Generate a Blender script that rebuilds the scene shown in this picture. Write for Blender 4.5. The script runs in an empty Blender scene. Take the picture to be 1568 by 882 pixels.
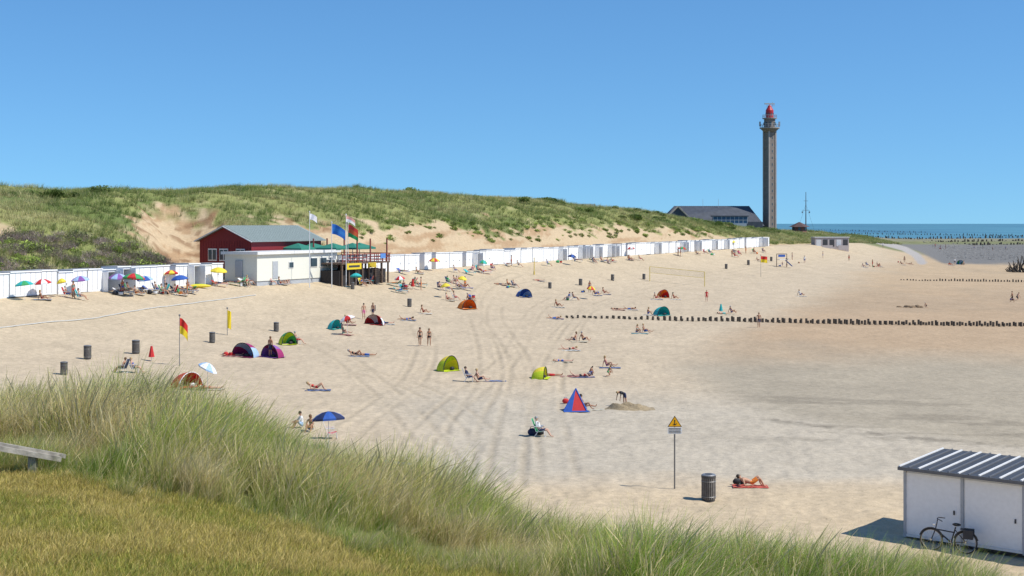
import bpy, bmesh, math, random
import numpy as np
from mathutils import Vector, Matrix, Quaternion
random.seed(7); rng=np.random.default_rng(7)
F=2154.0; CZ=11.3; HV=342.0; CU=784.0
scene=bpy.context.scene
COL=scene.collection
# ------------------------------------------------------------------ helpers
def s2l(c):
    c=c/255.0
    return c/12.92 if c<=0.04045 else ((c+0.055)/1.055)**2.4
def A(r,g,b,k=1.50):
    return (s2l(r)/k,s2l(g)/k,s2l(b)/k)
def sstep(x):
    x=np.clip(x,0,1); return x*x*(3-2*x)
def vnoise(x,y,seed=0):
    x=np.asarray(x,float);y=np.asarray(y,float)
    xi=np.floor(x);yi=np.floor(y);fx=x-xi;fy=y-yi
    fx=fx*fx*(3-2*fx);fy=fy*fy*(3-2*fy)
    def h(a,b):
        t=np.sin(a*127.1+b*311.7+seed*74.7)*43758.5453
        return t-np.floor(t)
    return (h(xi,yi)*(1-fx)+h(xi+1,yi)*fx)*(1-fy)+(h(xi,yi+1)*(1-fx)+h(xi+1,yi+1)*fx)*fy
def fbm(x,y,seed=0,o=4):
    r=0;a=0.5;t=0
    for i in range(o):
        r=r+a*vnoise(x*2**i,y*2**i,seed+i*3);t+=a;a*=0.5
    return r/t*2-1
# ------------------------------------------------------------------ terrain definition
AX,AY=-47.3,130.0
_l=math.hypot(111.6,220.0); ex,ey=111.6/_l,220.0/_l; nx,ny=ey,-ex
HROT=math.atan2(ey,ex)
def sd(x,y):
    rx=x-AX;ry=y-AY
    return rx*ex+ry*ey, rx*nx+ry*ny
def xy(s,d): return AX+s*ex+d*nx, AY+s*ey+d*ny
def line_s(u,d):
    r=(u-CU)/F
    x0,y0=xy(0,d)
    return (r*y0-x0)/(ex-r*ey)
def Z0(s): return np.interp(s,[-200,0,247,330,420,560,800],[4.36,4.36,5.6,5.4,3.6,0.6,-3.0])
SIL=[(-200,292),(0,294),(60,291),(130,287),(180,293),(240,295),(300,293),(420,290),(500,291),(560,292),(640,293),(700,297),(760,302),(870,308),(940,319),(1000,331),(1040,341),(1100,350),(1160,353),(1210,356),(1250,360)]
cs=[];cz=[]
for u,v in SIL:
    s=line_s(u,-38);x,y=xy(s,-38);cs.append(s);cz.append(CZ+(HV-v)/F*y)
cs.append(cs[-1]+150);cz.append(3.0);cs.append(cs[-1]+150);cz.append(-3.2)
GU=[-600,0,200,330,440,560,640,800,1000,1568,2200]
GV=[650,655,660,690,728,770,800,845,875,925,935]
GY=[20,20,20,19,18,17.5,17,16,15,15,15]
def gully(s,d):
    a=np.array([35.0,-4.0]);b=np.array([75.0,-46.0])
    ab=b-a;L=np.hypot(*ab)
    t=((s-a[0])*ab[0]+(d-a[1])*ab[1])/L/L
    q=((s-a[0])*ab[1]-(d-a[1])*ab[0])/L
    return t,q
def H(x,y):
    x=np.asarray(x,float);y=np.asarray(y,float)
    s,d=sd(x,y)
    z0=Z0(s)
    dp=np.maximum(d,0)
    zb=z0*np.where(z0>0,np.exp(-(dp/17)**1.3),1)-0.02*np.clip(dp-40,0,None)
    zb=np.maximum(zb,-2.4)
    zb=zb+0.10*fbm(x/9,y/9,3,3)+0.05*fbm(x/2.2,y/2.2,5,2)
    k=np.maximum(-d-4.0,0)
    prof=(1-np.exp(-(k/15)**1.25))
    zc=np.interp(s,cs,cz)
    amp=np.clip(k/12,0,1)
    zd=(zc-z0)*prof-0.05*np.maximum(k-45,0)
    zd=zd+amp*(1.1*fbm(x/16,y/16,11,3)+0.8*fbm(x/5,y/5,17,3))
    t,q=gully(s,d)
    g=np.exp(-(q/6.0)**2)*sstep(t/0.12)*sstep((0.80-t)/0.28)
    g2=np.exp(-((q-1.5*fbm(x/4,y/4,19,3))/5.0)**4)*sstep(t/0.12)*sstep((0.72-t)/0.1)
    zd=zd-3.4*g-1.4*g2
    z=zb+np.where(k>0,np.maximum(zd,0),0)
    z=np.where(y>1150,z-(y-1150)*0.004,z)
    # foreground hill
    r=x/np.maximum(y,5.0);u=CU+F*r
    yc=np.interp(u,GU,GY);gv=np.interp(u,GU,GV)
    zc2=CZ-(gv-HV)/F*yc
    z8=np.interp(u,[0,1568],[8.98,8.5])
    zz=np.where(y<8,z8+(8-np.maximum(y,-8))*0.05,z8+(zc2-z8)*np.clip((y-8)/(yc-8),0,1))
    fall=sstep((y-yc+1.0)/19)
    zz=zz+0.10*fbm(x/1.7,y/1.7,23,3)*sstep((y-9)/5)
    hill=zz*(1-fall)+z*fall
    return np.where(y<yc+18,hill,z)
def h1(x,y): return float(H(np.array([x]),np.array([y]))[0])
YS=np.exp(np.linspace(math.log(44),math.log(2500),2500))
YN=np.linspace(6,44,1500)
def G(u,v,near=False):
    Y=YN if near else YS
    r=(u-CU)/F
    rz=CZ-(v-HV)/F*Y
    hz=H(r*Y,Y)
    i=np.argmax(hz>=rz)
    if not (hz>=rz).any(): i=len(Y)-1
    y=Y[i];x=r*y
    return x,y,float(hz[i])
def proj(x,y,z):
    yy=np.maximum(y,1.0)
    return CU+F*x/yy, HV+F*(CZ-z)/yy
def lawn_line(u): return np.interp(u,[-600,0,150,330,520,720,1000],[640,722,752,790,838,884,960])
def seg_dist(u,v,pts):
    best=np.full(u.shape,1e9)
    for (a,b),(c,e) in zip(pts[:-1],pts[1:]):
        dx,dy=c-a,e-b;L=dx*dx+dy*dy
        t=np.clip(((u-a)*dx+(v-b)*dy)/L,0,1)
        best=np.minimum(best,np.hypot(u-a-t*dx,v-b-t*dy))
    return best
def dune_sand(x,y,z):
    s,d=sd(x,y);z0=Z0(s)
    rel=z-z0
    n=fbm(x/6,y/6,31,4);n2=fbm(x/2.0,y/2.0,37,3)
    band=sstep((s-62)/10)*sstep((262-s)/25)
    hh=np.interp(s,[60,90,140,200,260],[5.0,6.8,5.8,4.8,3.0])+3.4*n+1.8*n2
    m=band*sstep((hh-rel)/0.7)
    t,q=gully(s,d)
    gm=sstep((6.6+3*n+2*n2-np.abs(q-0.5))/1.0)*sstep((t+0.05)/0.1)*sstep((0.66-t+0.16*n+0.05*n2)/0.05)
    m=np.maximum(m,gm)
    m=np.maximum(m,sstep((n2+0.9*n-0.02)/0.15)*sstep((s-44)/6)*sstep((80-s)/10)*sstep((8.4-rel)/1.0)*sstep((rel-3)/1)*0.9)
    m=np.maximum(m,sstep((5.5+d+1.2*n)/1.0))
    m=np.maximum(m,sstep((fbm(x/7,y/7,71,3)-0.52)/0.08)*sstep((9-rel)/3)*0.9)
    return m
# ------------------------------------------------------------------ materials
def newmat(name):
    m=bpy.data.materials.new(name);m.use_nodes=True
    nt=m.node_tree
    return m,nt,nt.nodes,nt.links,nt.nodes['Principled BSDF']
_mc={}
def mat(col,rough=0.6,metal=0,var=0.12,scale=6.0,name=None,bump=0.0,spec=0.4):
    key=(tuple(round(c,4) for c in col),rough,metal,var,scale,bump)
    if key in _mc: return _mc[key]
    m,nt,N,L,B=newmat(name or 'paint')
    B.inputs['Roughness'].default_value=rough;B.inputs['Metallic'].default_value=metal
    B.inputs['Specular IOR Level'].default_value=spec
    tc=N.new('ShaderNodeTexCoord');ns=N.new('ShaderNodeTexNoise');ns.inputs['Scale'].default_value=scale;ns.inputs['Detail'].default_value=5
    L.new(tc.outputs['Object'],ns.inputs['Vector'])
    mr=N.new('ShaderNodeMapRange');mr.inputs[1].default_value=0.3;mr.inputs[2].default_value=0.7
    mr.inputs[3].default_value=1-var;mr.inputs[4].default_value=1+var*0.5
    L.new(ns.outputs['Fac'],mr.inputs[0])
    mx=N.new('ShaderNodeVectorMath');mx.operation='SCALE';mx.inputs[0].default_value=col[:3]
    L.new(mr.outputs[0],mx.inputs['Scale']);L.new(mx.outputs[0],B.inputs['Base Color'])
    if bump>0:
        b=N.new('ShaderNodeBump');b.inputs['Strength'].default_value=bump;b.inputs['Distance'].default_value=0.02
        L.new(ns.outputs['Fac'],b.inputs['Height']);L.new(b.outputs[0],B.inputs['Normal'])
    _mc[key]=m;return m
def vcol_mat(name,trans=0.3,rough=0.7,rand=0.35):
    m=bpy.data.materials.new(name);m.use_nodes=True;nt=m.node_tree;N=nt.nodes;L=nt.links
    N.clear();o=N.new('ShaderNodeOutputMaterial')
    at=N.new('ShaderNodeAttribute');at.attribute_name='Col'
    oi=N.new('ShaderNodeObjectInfo')
    mr=N.new('ShaderNodeMapRange');mr.inputs[3].default_value=1-rand;mr.inputs[4].default_value=1+rand
    L.new(oi.outputs['Random'],mr.inputs[0])
    sc=N.new('ShaderNodeVectorMath');sc.operation='SCALE'
    L.new(at.outputs['Color'],sc.inputs[0]);L.new(mr.outputs[0],sc.inputs['Scale'])
    d=N.new('ShaderNodeBsdfPrincipled');d.inputs['Roughness'].default_value=rough;d.inputs['Specular IOR Level'].default_value=0.25
    t=N.new('ShaderNodeBsdfTranslucent')
    L.new(sc.outputs[0],d.inputs['Base Color']);L.new(sc.outputs[0],t.inputs['Color'])
    mx=N.new('ShaderNodeMixShader');mx.inputs[0].default_value=trans
    L.new(d.outputs[0],mx.inputs[1]);L.new(t.outputs[0],mx.inputs[2]);L.new(mx.outputs[0],o.inputs[0])
    return m
M_VEG=vcol_mat('marram_blades',0.42,0.55,0.28);M_LEAF=vcol_mat('shrub_leaves',0.25)
# ------------------------------------------------------------------ mesh builder
class MB:
    def __init__(s): s.v=[];s.f=[];s.m=[]
    def add(s,vs,fs,mi=0):
        o=len(s.v);s.v+= [tuple(p) for p in vs]
        for f in fs: s.f.append(tuple(i+o for i in f));s.m.append(mi)
    def box(s,c,size,mi=0,rz=0.0,R=None):
        x,y,z=[a/2 for a in size]
        vs=[Vector((i*x,j*y,k*z)) for k in(-1,1) for j in(-1,1) for i in(-1,1)]
        if R is None: R=Matrix.Rotation(rz,3,'Z')
        vs=[R@p+Vector(c) for p in vs]
        s.add(vs,[(0,2,3,1),(4,5,7,6),(0,1,5,4),(2,6,7,3),(0,4,6,2),(1,3,7,5)],mi)
    def cyl(s,p0,p1,r0,r1=None,n=10,mi=0):
        p0=Vector(p0);p1=Vector(p1);r1=r0 if r1 is None else r1
        d=(p1-p0).normalized();a=d.orthogonal().normalized();b=d.cross(a)
        vs=[]
        for p,r in((p0,r0),(p1,r1)):
            for i in range(n):
                t=2*math.pi*i/n;vs.append(p+a*math.cos(t)*r+b*math.sin(t)*r)
        fs=[(i,(i+1)%n,n+(i+1)%n,n+i) for i in range(n)]+[tuple(range(n))[::-1],tuple(range(n,2*n))]
        s.add(vs,fs,mi)
    def tube(s,pts,r,n=6,mi=0):
        for a,b in zip(pts[:-1],pts[1:]): s.cyl(a,b,r,r,n,mi)
    def ring(s,c,R,r,axis='Y',n=24,mi=0):
        pts=[]
        for i in range(n+1):
            t=2*math.pi*i/n
            if axis=='Y': pts.append((c[0]+R*math.cos(t),c[1],c[2]+R*math.sin(t)))
            else: pts.append((c[0]+R*math.cos(t),c[1]+R*math.sin(t),c[2]))
        s.tube(pts,r,5,mi)
    def ball(s,c,r,mi=0,n=8,R=None):
        rx,ry,rz=r if isinstance(r,(tuple,list)) else (r,r,r)
        vs=[];m=n//2+1
        for j in range(m+1):
            ph=math.pi*j/m
            for i in range(n):
                t=2*math.pi*i/n
                p=Vector((rx*math.sin(ph)*math.cos(t),ry*math.sin(ph)*math.sin(t),rz*math.cos(ph)))
                if R: p=R@p
                vs.append(p+Vector(c))
        fs=[]
        for j in range(m):
            for i in range(n):
                fs.append((j*n+i,(j+1)*n+i,(j+1)*n+(i+1)%n,j*n+(i+1)%n))
        s.add(vs,fs,mi)
    def mesh(s,name,mats,smooth=False):
        me=bpy.data.meshes.new(name);me.from_pydata(s.v,[],s.f)
        for m in mats: me.materials.append(m)
        me.polygons.foreach_set('material_index',s.m)
        if smooth: me.polygons.foreach_set('use_smooth',[True]*len(s.f))
        me.update();return me
def obj(name,me,loc=(0,0,0),rz=0,sc=1,parent=None,mats=None,col=None):
    o=bpy.data.objects.new(name,me);o.location=loc;o.rotation_euler=(0,0,rz)
    o.scale=(sc,sc,sc) if not isinstance(sc,(tuple,list)) else sc
    (col or COL).objects.link(o)
    if parent: o.parent=parent
    if mats:
        for i,m in enumerate(mats):
            o.material_slots[i].link='OBJECT';o.material_slots[i].material=m
    return o
def empty(name,loc,rz=0):
    e=bpy.data.objects.new(name,None);e.location=loc;e.rotation_euler=(0,0,rz);e.empty_display_size=0.3;COL.objects.link(e);return e
# ------------------------------------------------------------------ camera / light / sky
cam=bpy.data.cameras.new('camera');co=bpy.data.objects.new('camera',cam);COL.objects.link(co)
co.location=(0,0,CZ);co.rotation_euler=(math.radians(90),0,0)
cam.sensor_width=36;cam.sensor_fit='HORIZONTAL';cam.lens=36*F/1568;cam.shift_y=-(441-HV)/1568.0
cam.clip_start=0.2;cam.clip_end=60000
scene.camera=co
EL=math.radians(52);saz=Vector((0.955,-0.30,0)).normalized()
sdir=Vector((saz.x*math.cos(EL),saz.y*math.cos(EL),math.sin(EL)))
sun=bpy.data.lights.new('sun','SUN');sun.energy=5.0;sun.angle=math.radians(0.5);sun.color=(1,0.95,0.86)
so=bpy.data.objects.new('sun',sun);COL.objects.link(so);so.rotation_euler=(-sdir).to_track_quat('-Z','Y').to_euler();so.location=(60,-20,80)
w=bpy.data.worlds.new('World');scene.world=w;w.use_nodes=True
N=w.node_tree.nodes;L=w.node_tree.links
bg=N['Background'];sk=N.new('ShaderNodeTexSky');sk.sky_type='NISHITA';sk.sun_disc=False
sk.sun_elevation=EL;sk.sun_rotation=math.atan2(saz.x,saz.y);sk.altitude=0;sk.air_density=1.0;sk.dust_density=0.2;sk.ozone_density=2.5
tc=N.new('ShaderNodeTexCoord');va=N.new('ShaderNodeVectorMath');va.operation='ADD';va.inputs[1].default_value=(0,0,0.085)
vn=N.new('ShaderNodeVectorMath');vn.operation='NORMALIZE'
L.new(tc.outputs['Generated'],va.inputs[0]);L.new(va.outputs[0],vn.inputs[0]);L.new(vn.outputs[0],sk.inputs[0])
ti=N.new('ShaderNodeVectorMath');ti.operation='MULTIPLY';ti.inputs[1].default_value=(0.69,1.13,1.46)
L.new(sk.outputs[0],ti.inputs[0]);L.new(ti.outputs[0],bg.inputs[0]);bg.inputs[1].default_value=0.10
scene.view_settings.view_transform='Standard';scene.view_settings.look='None';scene.view_settings.exposure=0
# ------------------------------------------------------------------ terrain mesh
rows=np.exp(np.arange(math.log(9),math.log(2300),0.0052))-15
NC=860
tt=np.linspace(-1,1,NC);rat=0.42*tt+0.30*tt**5
YY,RR=np.meshgrid(rows,rat,indexing='ij')
XX=RR*(YY+15)*1.02
ZZ=H(XX,YY)
U,V=proj(XX,YY,ZZ)
S,D=sd(XX,YY)
def C(*a): return np.array(A(*a))
def mix(c,c2,m): return c*(1-m[...,None])+c2*m[...,None]
n1=fbm(XX/25,YY/25,41,4);n2=fbm(XX/4,YY/4,43,4);n3=fbm(XX/1.0,YY/1.0,47,3)
col=np.ones(XX.shape+(3,))*C(228,208,178)
yellow=sstep((30-D)/40);col=mix(col,C(233,211,175),yellow*0.8)
col=mix(col,C(218,205,183),sstep((V-575)/60)*sstep((U-520+60*n1)/200)*sstep((745-V+14*n2)/25))
col=mix(col,C(230,208,174),sstep((V-735)/25))
ub=np.interp(V,[375,400,430,460,500,540,560,600,640,680,705],[1330,1300,1250,1190,1100,1015,985,1040,1150,1420,1800])
wet=sstep((U-ub+45*n1+25*n2)/130)*(V<720)*(D>0)
wcol=mix(np.ones(XX.shape+(3,))*C(211,182,148),C(198,185,162),sstep((V-515+20*n1)/60))
wcol=mix(wcol,C(221,194,158),sstep((U-1150)/200)*sstep((470-V)/60))
col=mix(col,wcol,wet*0.9)
wp=sstep((fbm(XX/14,YY/34,53,4)-0.05)/0.3)*wet
col=mix(col,C(178,166,146),wp*0.16)
# seaweed streaks
st=fbm(XX/9+0.3*YY/9,YY/2.2,57,5)
stm=sstep((st-0.25)/0.12)*sstep((U-1080)/150)*sstep((V-585)/20)*sstep((700-V)/20)
col=mix(col,C(140,130,114),stm*0.35)
ln=np.interp(U,[1050,1200,1400,1568],[628,645,672,684])+8*n2
col=mix(col,C(110,102,90),sstep((5-np.abs(V-ln))/5)*(U>1120)*sstep((n3+0.2)/0.4)*0.55)
col=col*(1+0.10*n3[...,None]+0.08*n2[...,None])
beach=(D>-5)&(YY>42)
# vehicle tracks
TR=[[(500,690),(540,650),(600,610),(640,575),(655,530),(640,500)],
 [(690,760),(700,700),(712,640),(745,600),(752,560),(740,510),(720,470),(735,440),(790,420)],
 [(770,745),(778,690),(795,600),(800,560),(775,520),(750,480),(770,445),(850,425)],
 [(610,715),(670,640),(720,600),(790,540),(800,500),(830,460),(930,440),(1060,425),(1200,400)],
 [(560,570),(660,600),(740,660),(820,770)],[(860,760),(850,690),(835,620),(850,540),(900,470)],
 [(400,500),(500,530),(580,590),(640,650),(700,740)],[(850,520),(900,470),(1000,440),(1150,420),(1320,385)]]
pit=np.zeros(XX.shape);trk=np.zeros(XX.shape)
sel=beach&(U>380)&(U<1350)&(V>380)&(V<790)
for ti_,P in enumerate(TR):
    W=[]
    for a,b in P:
        gx,gy,gz=G(a,b);W.append((gx,gy))
    for _ in range(2):
        Q=[W[0]]
        for a,b in zip(W[:-1],W[1:]):
            Q+=[(a[0]*.75+b[0]*.25,a[1]*.75+b[1]*.25),(a[0]*.25+b[0]*.75,a[1]*.25+b[1]*.75)]
        Q.append(W[-1]);W=Q
    dist=seg_dist(XX[sel],YY[sel],W)
    fade=np.clip(0.6+1.0*fbm(XX[sel]/5,YY[sel]/5,101+ti_,3),0.10,1)
    t=np.exp(-((dist-0.85)/0.22)**2)*fade;rid=(np.exp(-((dist-1.2)/0.17)**2)+np.exp(-((dist-0.5)/0.17)**2))*fade
    a=pit[sel];pit[sel]=a-0.032*t+0.028*rid
    b=trk[sel];trk[sel]=np.maximum(b,t)
ZZ=ZZ+pit
col=mix(col,C(198,181,154),trk*0.5)
ff=beach&(YY<260)
ZZ=ZZ+np.where(ff,0.045*fbm(XX/0.45,YY/0.9,61,2)*np.clip(1-wet,0.12,1),0)
# dunes
dm=(D<-3)&(YY>60)
ds=dune_sand(XX,YY,ZZ)
gcol=mix(np.ones(XX.shape+(3,))*np.array([0.26,0.275,0.10]),np.array([0.15,0.19,0.06]),sstep((n2+n1+0.1)/0.8))
gcol=mix(gcol,np.array([0.42,0.37,0.20]),sstep((fbm(XX/3,YY/3,67,4)-0.2)/0.3)*0.5)
scol=np.ones(XX.shape+(3,))*C(230,204,166);scol=mix(scol,C(190,148,108),sstep((fbm(XX/3,ZZ/0.8,69,4)-0.0)/0.35)*0.6)
scol=mix(scol,C(150,112,80),sstep((fbm(XX/1.6,YY/1.6,75,4)-0.05)/0.2)*((S>30)&(S<82)&(D<-14))*0.65)
dcol=mix(gcol,scol,ds)
col=np.where(dm[...,None],dcol,col)
far=(S>330)&(D<60)&(YY>380)
col=mix(col,np.array([0.20,0.21,0.10]),(far*sstep((25-D)/15)*sstep((S-335)/15)))
rb=np.interp(V,[365,375,385,395,405,412],[1300,1370,1400,1420,1440,1470])
rm=sstep((U-rb)/12)*sstep((V-372)/4)*sstep((407-V+3*n2)/5)*(YY>300)
col=mix(col,np.array([0.19,0.185,0.175]),rm)
pathm=sstep((9-seg_dist(U,V*2.2,[(1345,370*2.2),(1385,381*2.2),(1402,390*2.2),(1412,402*2.2)]))/4)*(YY>300)
col=mix(col,np.array([0.40,0.37,0.34]),pathm)
mud=sstep((372-V)/5)*(U>1300)*(YY>500)
col=mix(col,np.array([0.24,0.23,0.16]),mud)
# foreground hill
yc=np.interp(U,GU,GY)
fg=sstep((yc+10-YY)/6)
lawn=sstep((V-lawn_line(U)+10*n3)/14)*(YY<22)
hcol=mix(np.ones(XX.shape+(3,))*np.array([0.17,0.17,0.06]),np.array([0.36,0.29,0.08]),lawn)
hcol=mix(hcol,np.array([0.42,0.35,0.16]),sstep((fbm(XX/0.8,YY/0.8,73,4)-0.15)/0.3)*0.5)
col=mix(col,hcol,fg)
nr,nc=XX.shape
me=bpy.data.meshes.new('beach_ground')
me.vertices.add(nr*nc);me.vertices.foreach_set('co',np.stack([XX,YY,ZZ],-1).astype(np.float32).ravel())
ii=np.arange(nr*nc).reshape(nr,nc)
q=np.stack([ii[:-1,:-1],ii[:-1,1:],ii[1:,1:],ii[1:,:-1]],-1).reshape(-1,4)
me.loops.add(q.size);me.loops.foreach_set('vertex_index',q.ravel().astype(np.int32))
me.polygons.add(len(q));me.polygons.foreach_set('loop_start',(np.arange(len(q))*4).astype(np.int32))
me.polygons.foreach_set('use_smooth',np.ones(len(q),bool))
me.update(calc_edges=True)
ca=me.color_attributes.new('Col','FLOAT_COLOR','POINT')
ca.data.foreach_set('color',np.concatenate([np.clip(col,0,1),np.stack([wet],-1)],-1).astype(np.float32).ravel())
m,nt,N,L,B=newmat('sand_and_grass_soil')
at=N.new('ShaderNodeAttribute');at.attribute_name='Col'
geo=N.new('ShaderNodeNewGeometry')
def noise(sc,det=4):
    n=N.new('ShaderNodeTexNoise');n.inputs['Scale'].default_value=sc;n.inputs['Detail'].default_value=det;L.new(geo.outputs['Position'],n.inputs['Vector']);return n
na=noise(2.5,6);nb=noise(14,4)
ad=N.new('ShaderNodeMath');ad.operation='ADD';L.new(na.outputs[0],ad.inputs[0]);L.new(nb.outputs[0],ad.inputs[1])
mr=N.new('ShaderNodeMapRange');mr.inputs[1].default_value=0.7;mr.inputs[2].default_value=1.3;mr.inputs[3].default_value=0.80;mr.inputs[4].default_value=1.12
L.new(ad.outputs[0],mr.inputs[0])
vo=N.new('ShaderNodeTexVoronoi');vo.inputs['Scale'].default_value=3.0;L.new(geo.outputs['Position'],vo.inputs['Vector'])
m2=N.new('ShaderNodeMapRange');m2.inputs[1].default_value=0.05;m2.inputs[2].default_value=0.14;m2.inputs[3].default_value=0.55;m2.inputs[4].default_value=1.0
L.new(vo.outputs['Distance'],m2.inputs[0])
mm=N.new('ShaderNodeMath');mm.operation='MULTIPLY';L.new(mr.outputs[0],mm.inputs[0]);L.new(m2.outputs[0],mm.inputs[1])
sc=N.new('ShaderNodeVectorMath');sc.operation='SCALE';L.new(at.outputs['Color'],sc.inputs[0]);L.new(mm.outputs[0],sc.inputs['Scale'])
L.new(sc.outputs[0],B.inputs['Base Color']);B.inputs['Roughness'].default_value=0.95;B.inputs['Specular IOR Level'].default_value=0.1
bm_=N.new('ShaderNodeBump');bm_.inputs['Strength'].default_value=0.8;bm_.inputs['Distance'].default_value=0.11
nd=noise(1.6,6);L.new(nd.outputs[0],bm_.inputs['Height']);L.new(bm_.outputs[0],B.inputs['Normal'])
me.materials.append(m)
obj('beach_ground',me)
# ------------------------------------------------------------------ sea
b=MB();b.add([(-30000,-3000,-3.2),(40000,-3000,-3.2),(40000,45000,-3.2),(-30000,45000,-3.2)],[(0,1,2,3)])
m,nt,N,L,B=newmat('sea_water')
tc=N.new('ShaderNodeTexCoord');mp=N.new('ShaderNodeMapping');mp.inputs['Scale'].default_value=(0.004,0.0013,1)
ns=N.new('ShaderNodeTexNoise');ns.inputs['Scale'].default_value=1;ns.inputs['Detail'].default_value=6
L.new(tc.outputs['Object'],mp.inputs[0]);L.new(mp.outputs[0],ns.inputs['Vector'])
cr=N.new('ShaderNodeValToRGB');cr.color_ramp.elements[0].position=0.35;cr.color_ramp.elements[0].color=(0.05,0.15,0.20,1);cr.color_ramp.elements[1].position=0.65;cr.color_ramp.elements[1].color=(0.10,0.27,0.31,1)
L.new(ns.outputs[0],cr.inputs[0]);L.new(cr.outputs[0],B.inputs['Base Color']);B.inputs['Roughness'].default_value=0.35
n2_=N.new('ShaderNodeTexNoise');n2_.inputs['Scale'].default_value=0.15;n2_.inputs['Detail'].default_value=6;L.new(tc.outputs['Object'],n2_.inputs['Vector'])
bp=N.new('ShaderNodeBump');bp.inputs['Strength'].default_value=0.8;bp.inputs['Distance'].default_value=1.0;L.new(n2_.outputs[0],bp.inputs['Height']);L.new(bp.outputs[0],B.inputs['Normal'])
obj('sea',b.mesh('sea',[m]))
# ------------------------------------------------------------------ scatter system
def scatter(name,P,rot,scl,idx,sources):
    c=bpy.data.collections.new(name+'_variants')
    for i,o in enumerate(sources): c.objects.link(o)
    n=len(P)
    me=bpy.data.meshes.new(name);me.vertices.add(n);me.vertices.foreach_set('co',np.asarray(P,np.float32).ravel())
    a=me.attributes.new('rot','FLOAT_VECTOR','POINT');a.data.foreach_set('vector',np.asarray(rot,np.float32).ravel())
    a=me.attributes.new('scl','FLOAT_VECTOR','POINT');a.data.foreach_set('vector',np.asarray(scl,np.float32).ravel())
    a=me.attributes.new('idx','INT','POINT');a.data.foreach_set('value',np.asarray(idx,np.int32))
    o=obj(name,me)
    ng=bpy.data.node_groups.new(name,'GeometryNodeTree')
    ng.interface.new_socket('Geometry',in_out='INPUT',socket_type='NodeSocketGeometry');ng.interface.new_socket('Geometry',in_out='OUTPUT',socket_type='NodeSocketGeometry')
    N=ng.nodes;L=ng.links
    gi=N.new('NodeGroupInput');go=N.new('NodeGroupOutput');ip=N.new('GeometryNodeInstanceOnPoints');ci=N.new('GeometryNodeCollectionInfo')
    ci.inputs['Collection'].default_value=c;ci.inputs['Separate Children'].default_value=True;ci.inputs['Reset Children'].default_value=True
    def na(nm,t):
        x=N.new('GeometryNodeInputNamedAttribute');x.data_type=t;x.inputs['Name'].default_value=nm
        return [q for q in x.outputs if q.enabled and q.name=='Attribute'][0]
    ip.inputs['Pick Instance'].default_value=True
    L.new(gi.outputs[0],ip.inputs['Points']);L.new(ci.outputs[0],ip.inputs['Instance'])
    L.new(na('rot','FLOAT_VECTOR'),ip.inputs['Rotation']);L.new(na('scl','FLOAT_VECTOR'),ip.inputs['Scale']);L.new(na('idx','INT'),ip.inputs['Instance Index'])
    L.new(ip.outputs[0],go.inputs[0])
    md=o.modifiers.new('instances','NODES');md.node_group=ng
    return o
def tuft(name,n,h,spread,lean,wid,cb,ct,seg=3,wind=(0,0),straw=0.0,cs_=(0.5,0.42,0.22),seed=0,heads=0):
    r=random.Random(seed);vs=[];fs=[];cc=[]
    for i in range(n):
        a=r.uniform(0,6.283);rr=spread*math.sqrt(r.random());bx,by=rr*math.cos(a),rr*math.sin(a)
        hh=r.uniform(*h);a2=a+r.uniform(-1.2,1.2);ln=lean*r.uniform(0.2,1.2)*hh
        dx=math.cos(a2)*ln+wind[0]*hh*r.uniform(.4,1.2);dy=math.sin(a2)*ln+wind[1]*hh
        fa=r.uniform(0,3.14);wx,wy=math.cos(fa)*wid/2,math.sin(fa)*wid/2
        o=len(vs);isS=r.random()<straw
        c0,c1=(cs_,cs_) if isS else (cb,ct)
        j=r.uniform(0.75,1.25);hd=r.random()<heads
        for k in range(seg+1):
            t=k/seg;x=bx+dx*t*t;y=by+dy*t*t;z=hh*(t-0.18*t*t*(abs(dx)+abs(dy))/max(hh,.01))
            ww=1-0.85*t
            if hd: ww=0.4 if k<seg-1 else (1.8 if k==seg-1 else 0.5)
            vs+=[(x-wx*ww,y-wy*ww,z),(x+wx*ww,y+wy*ww,z)]
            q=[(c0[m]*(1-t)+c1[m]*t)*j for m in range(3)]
            if hd: q=[0.66*j,0.55*j,0.30*j]
            cc+=[(*q,1)]*2
            if k: fs.append((o+2*k-2,o+2*k-1,o+2*k+1,o+2*k))
    me=bpy.data.meshes.new(name);me.from_pydata(vs,[],fs)
    ca=me.color_attributes.new('Col','FLOAT_COLOR','POINT');ca.data.foreach_set('color',np.array(cc,np.float32).ravel())
    me.materials.append(M_VEG);return bpy.data.objects.new(name,me)
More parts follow.
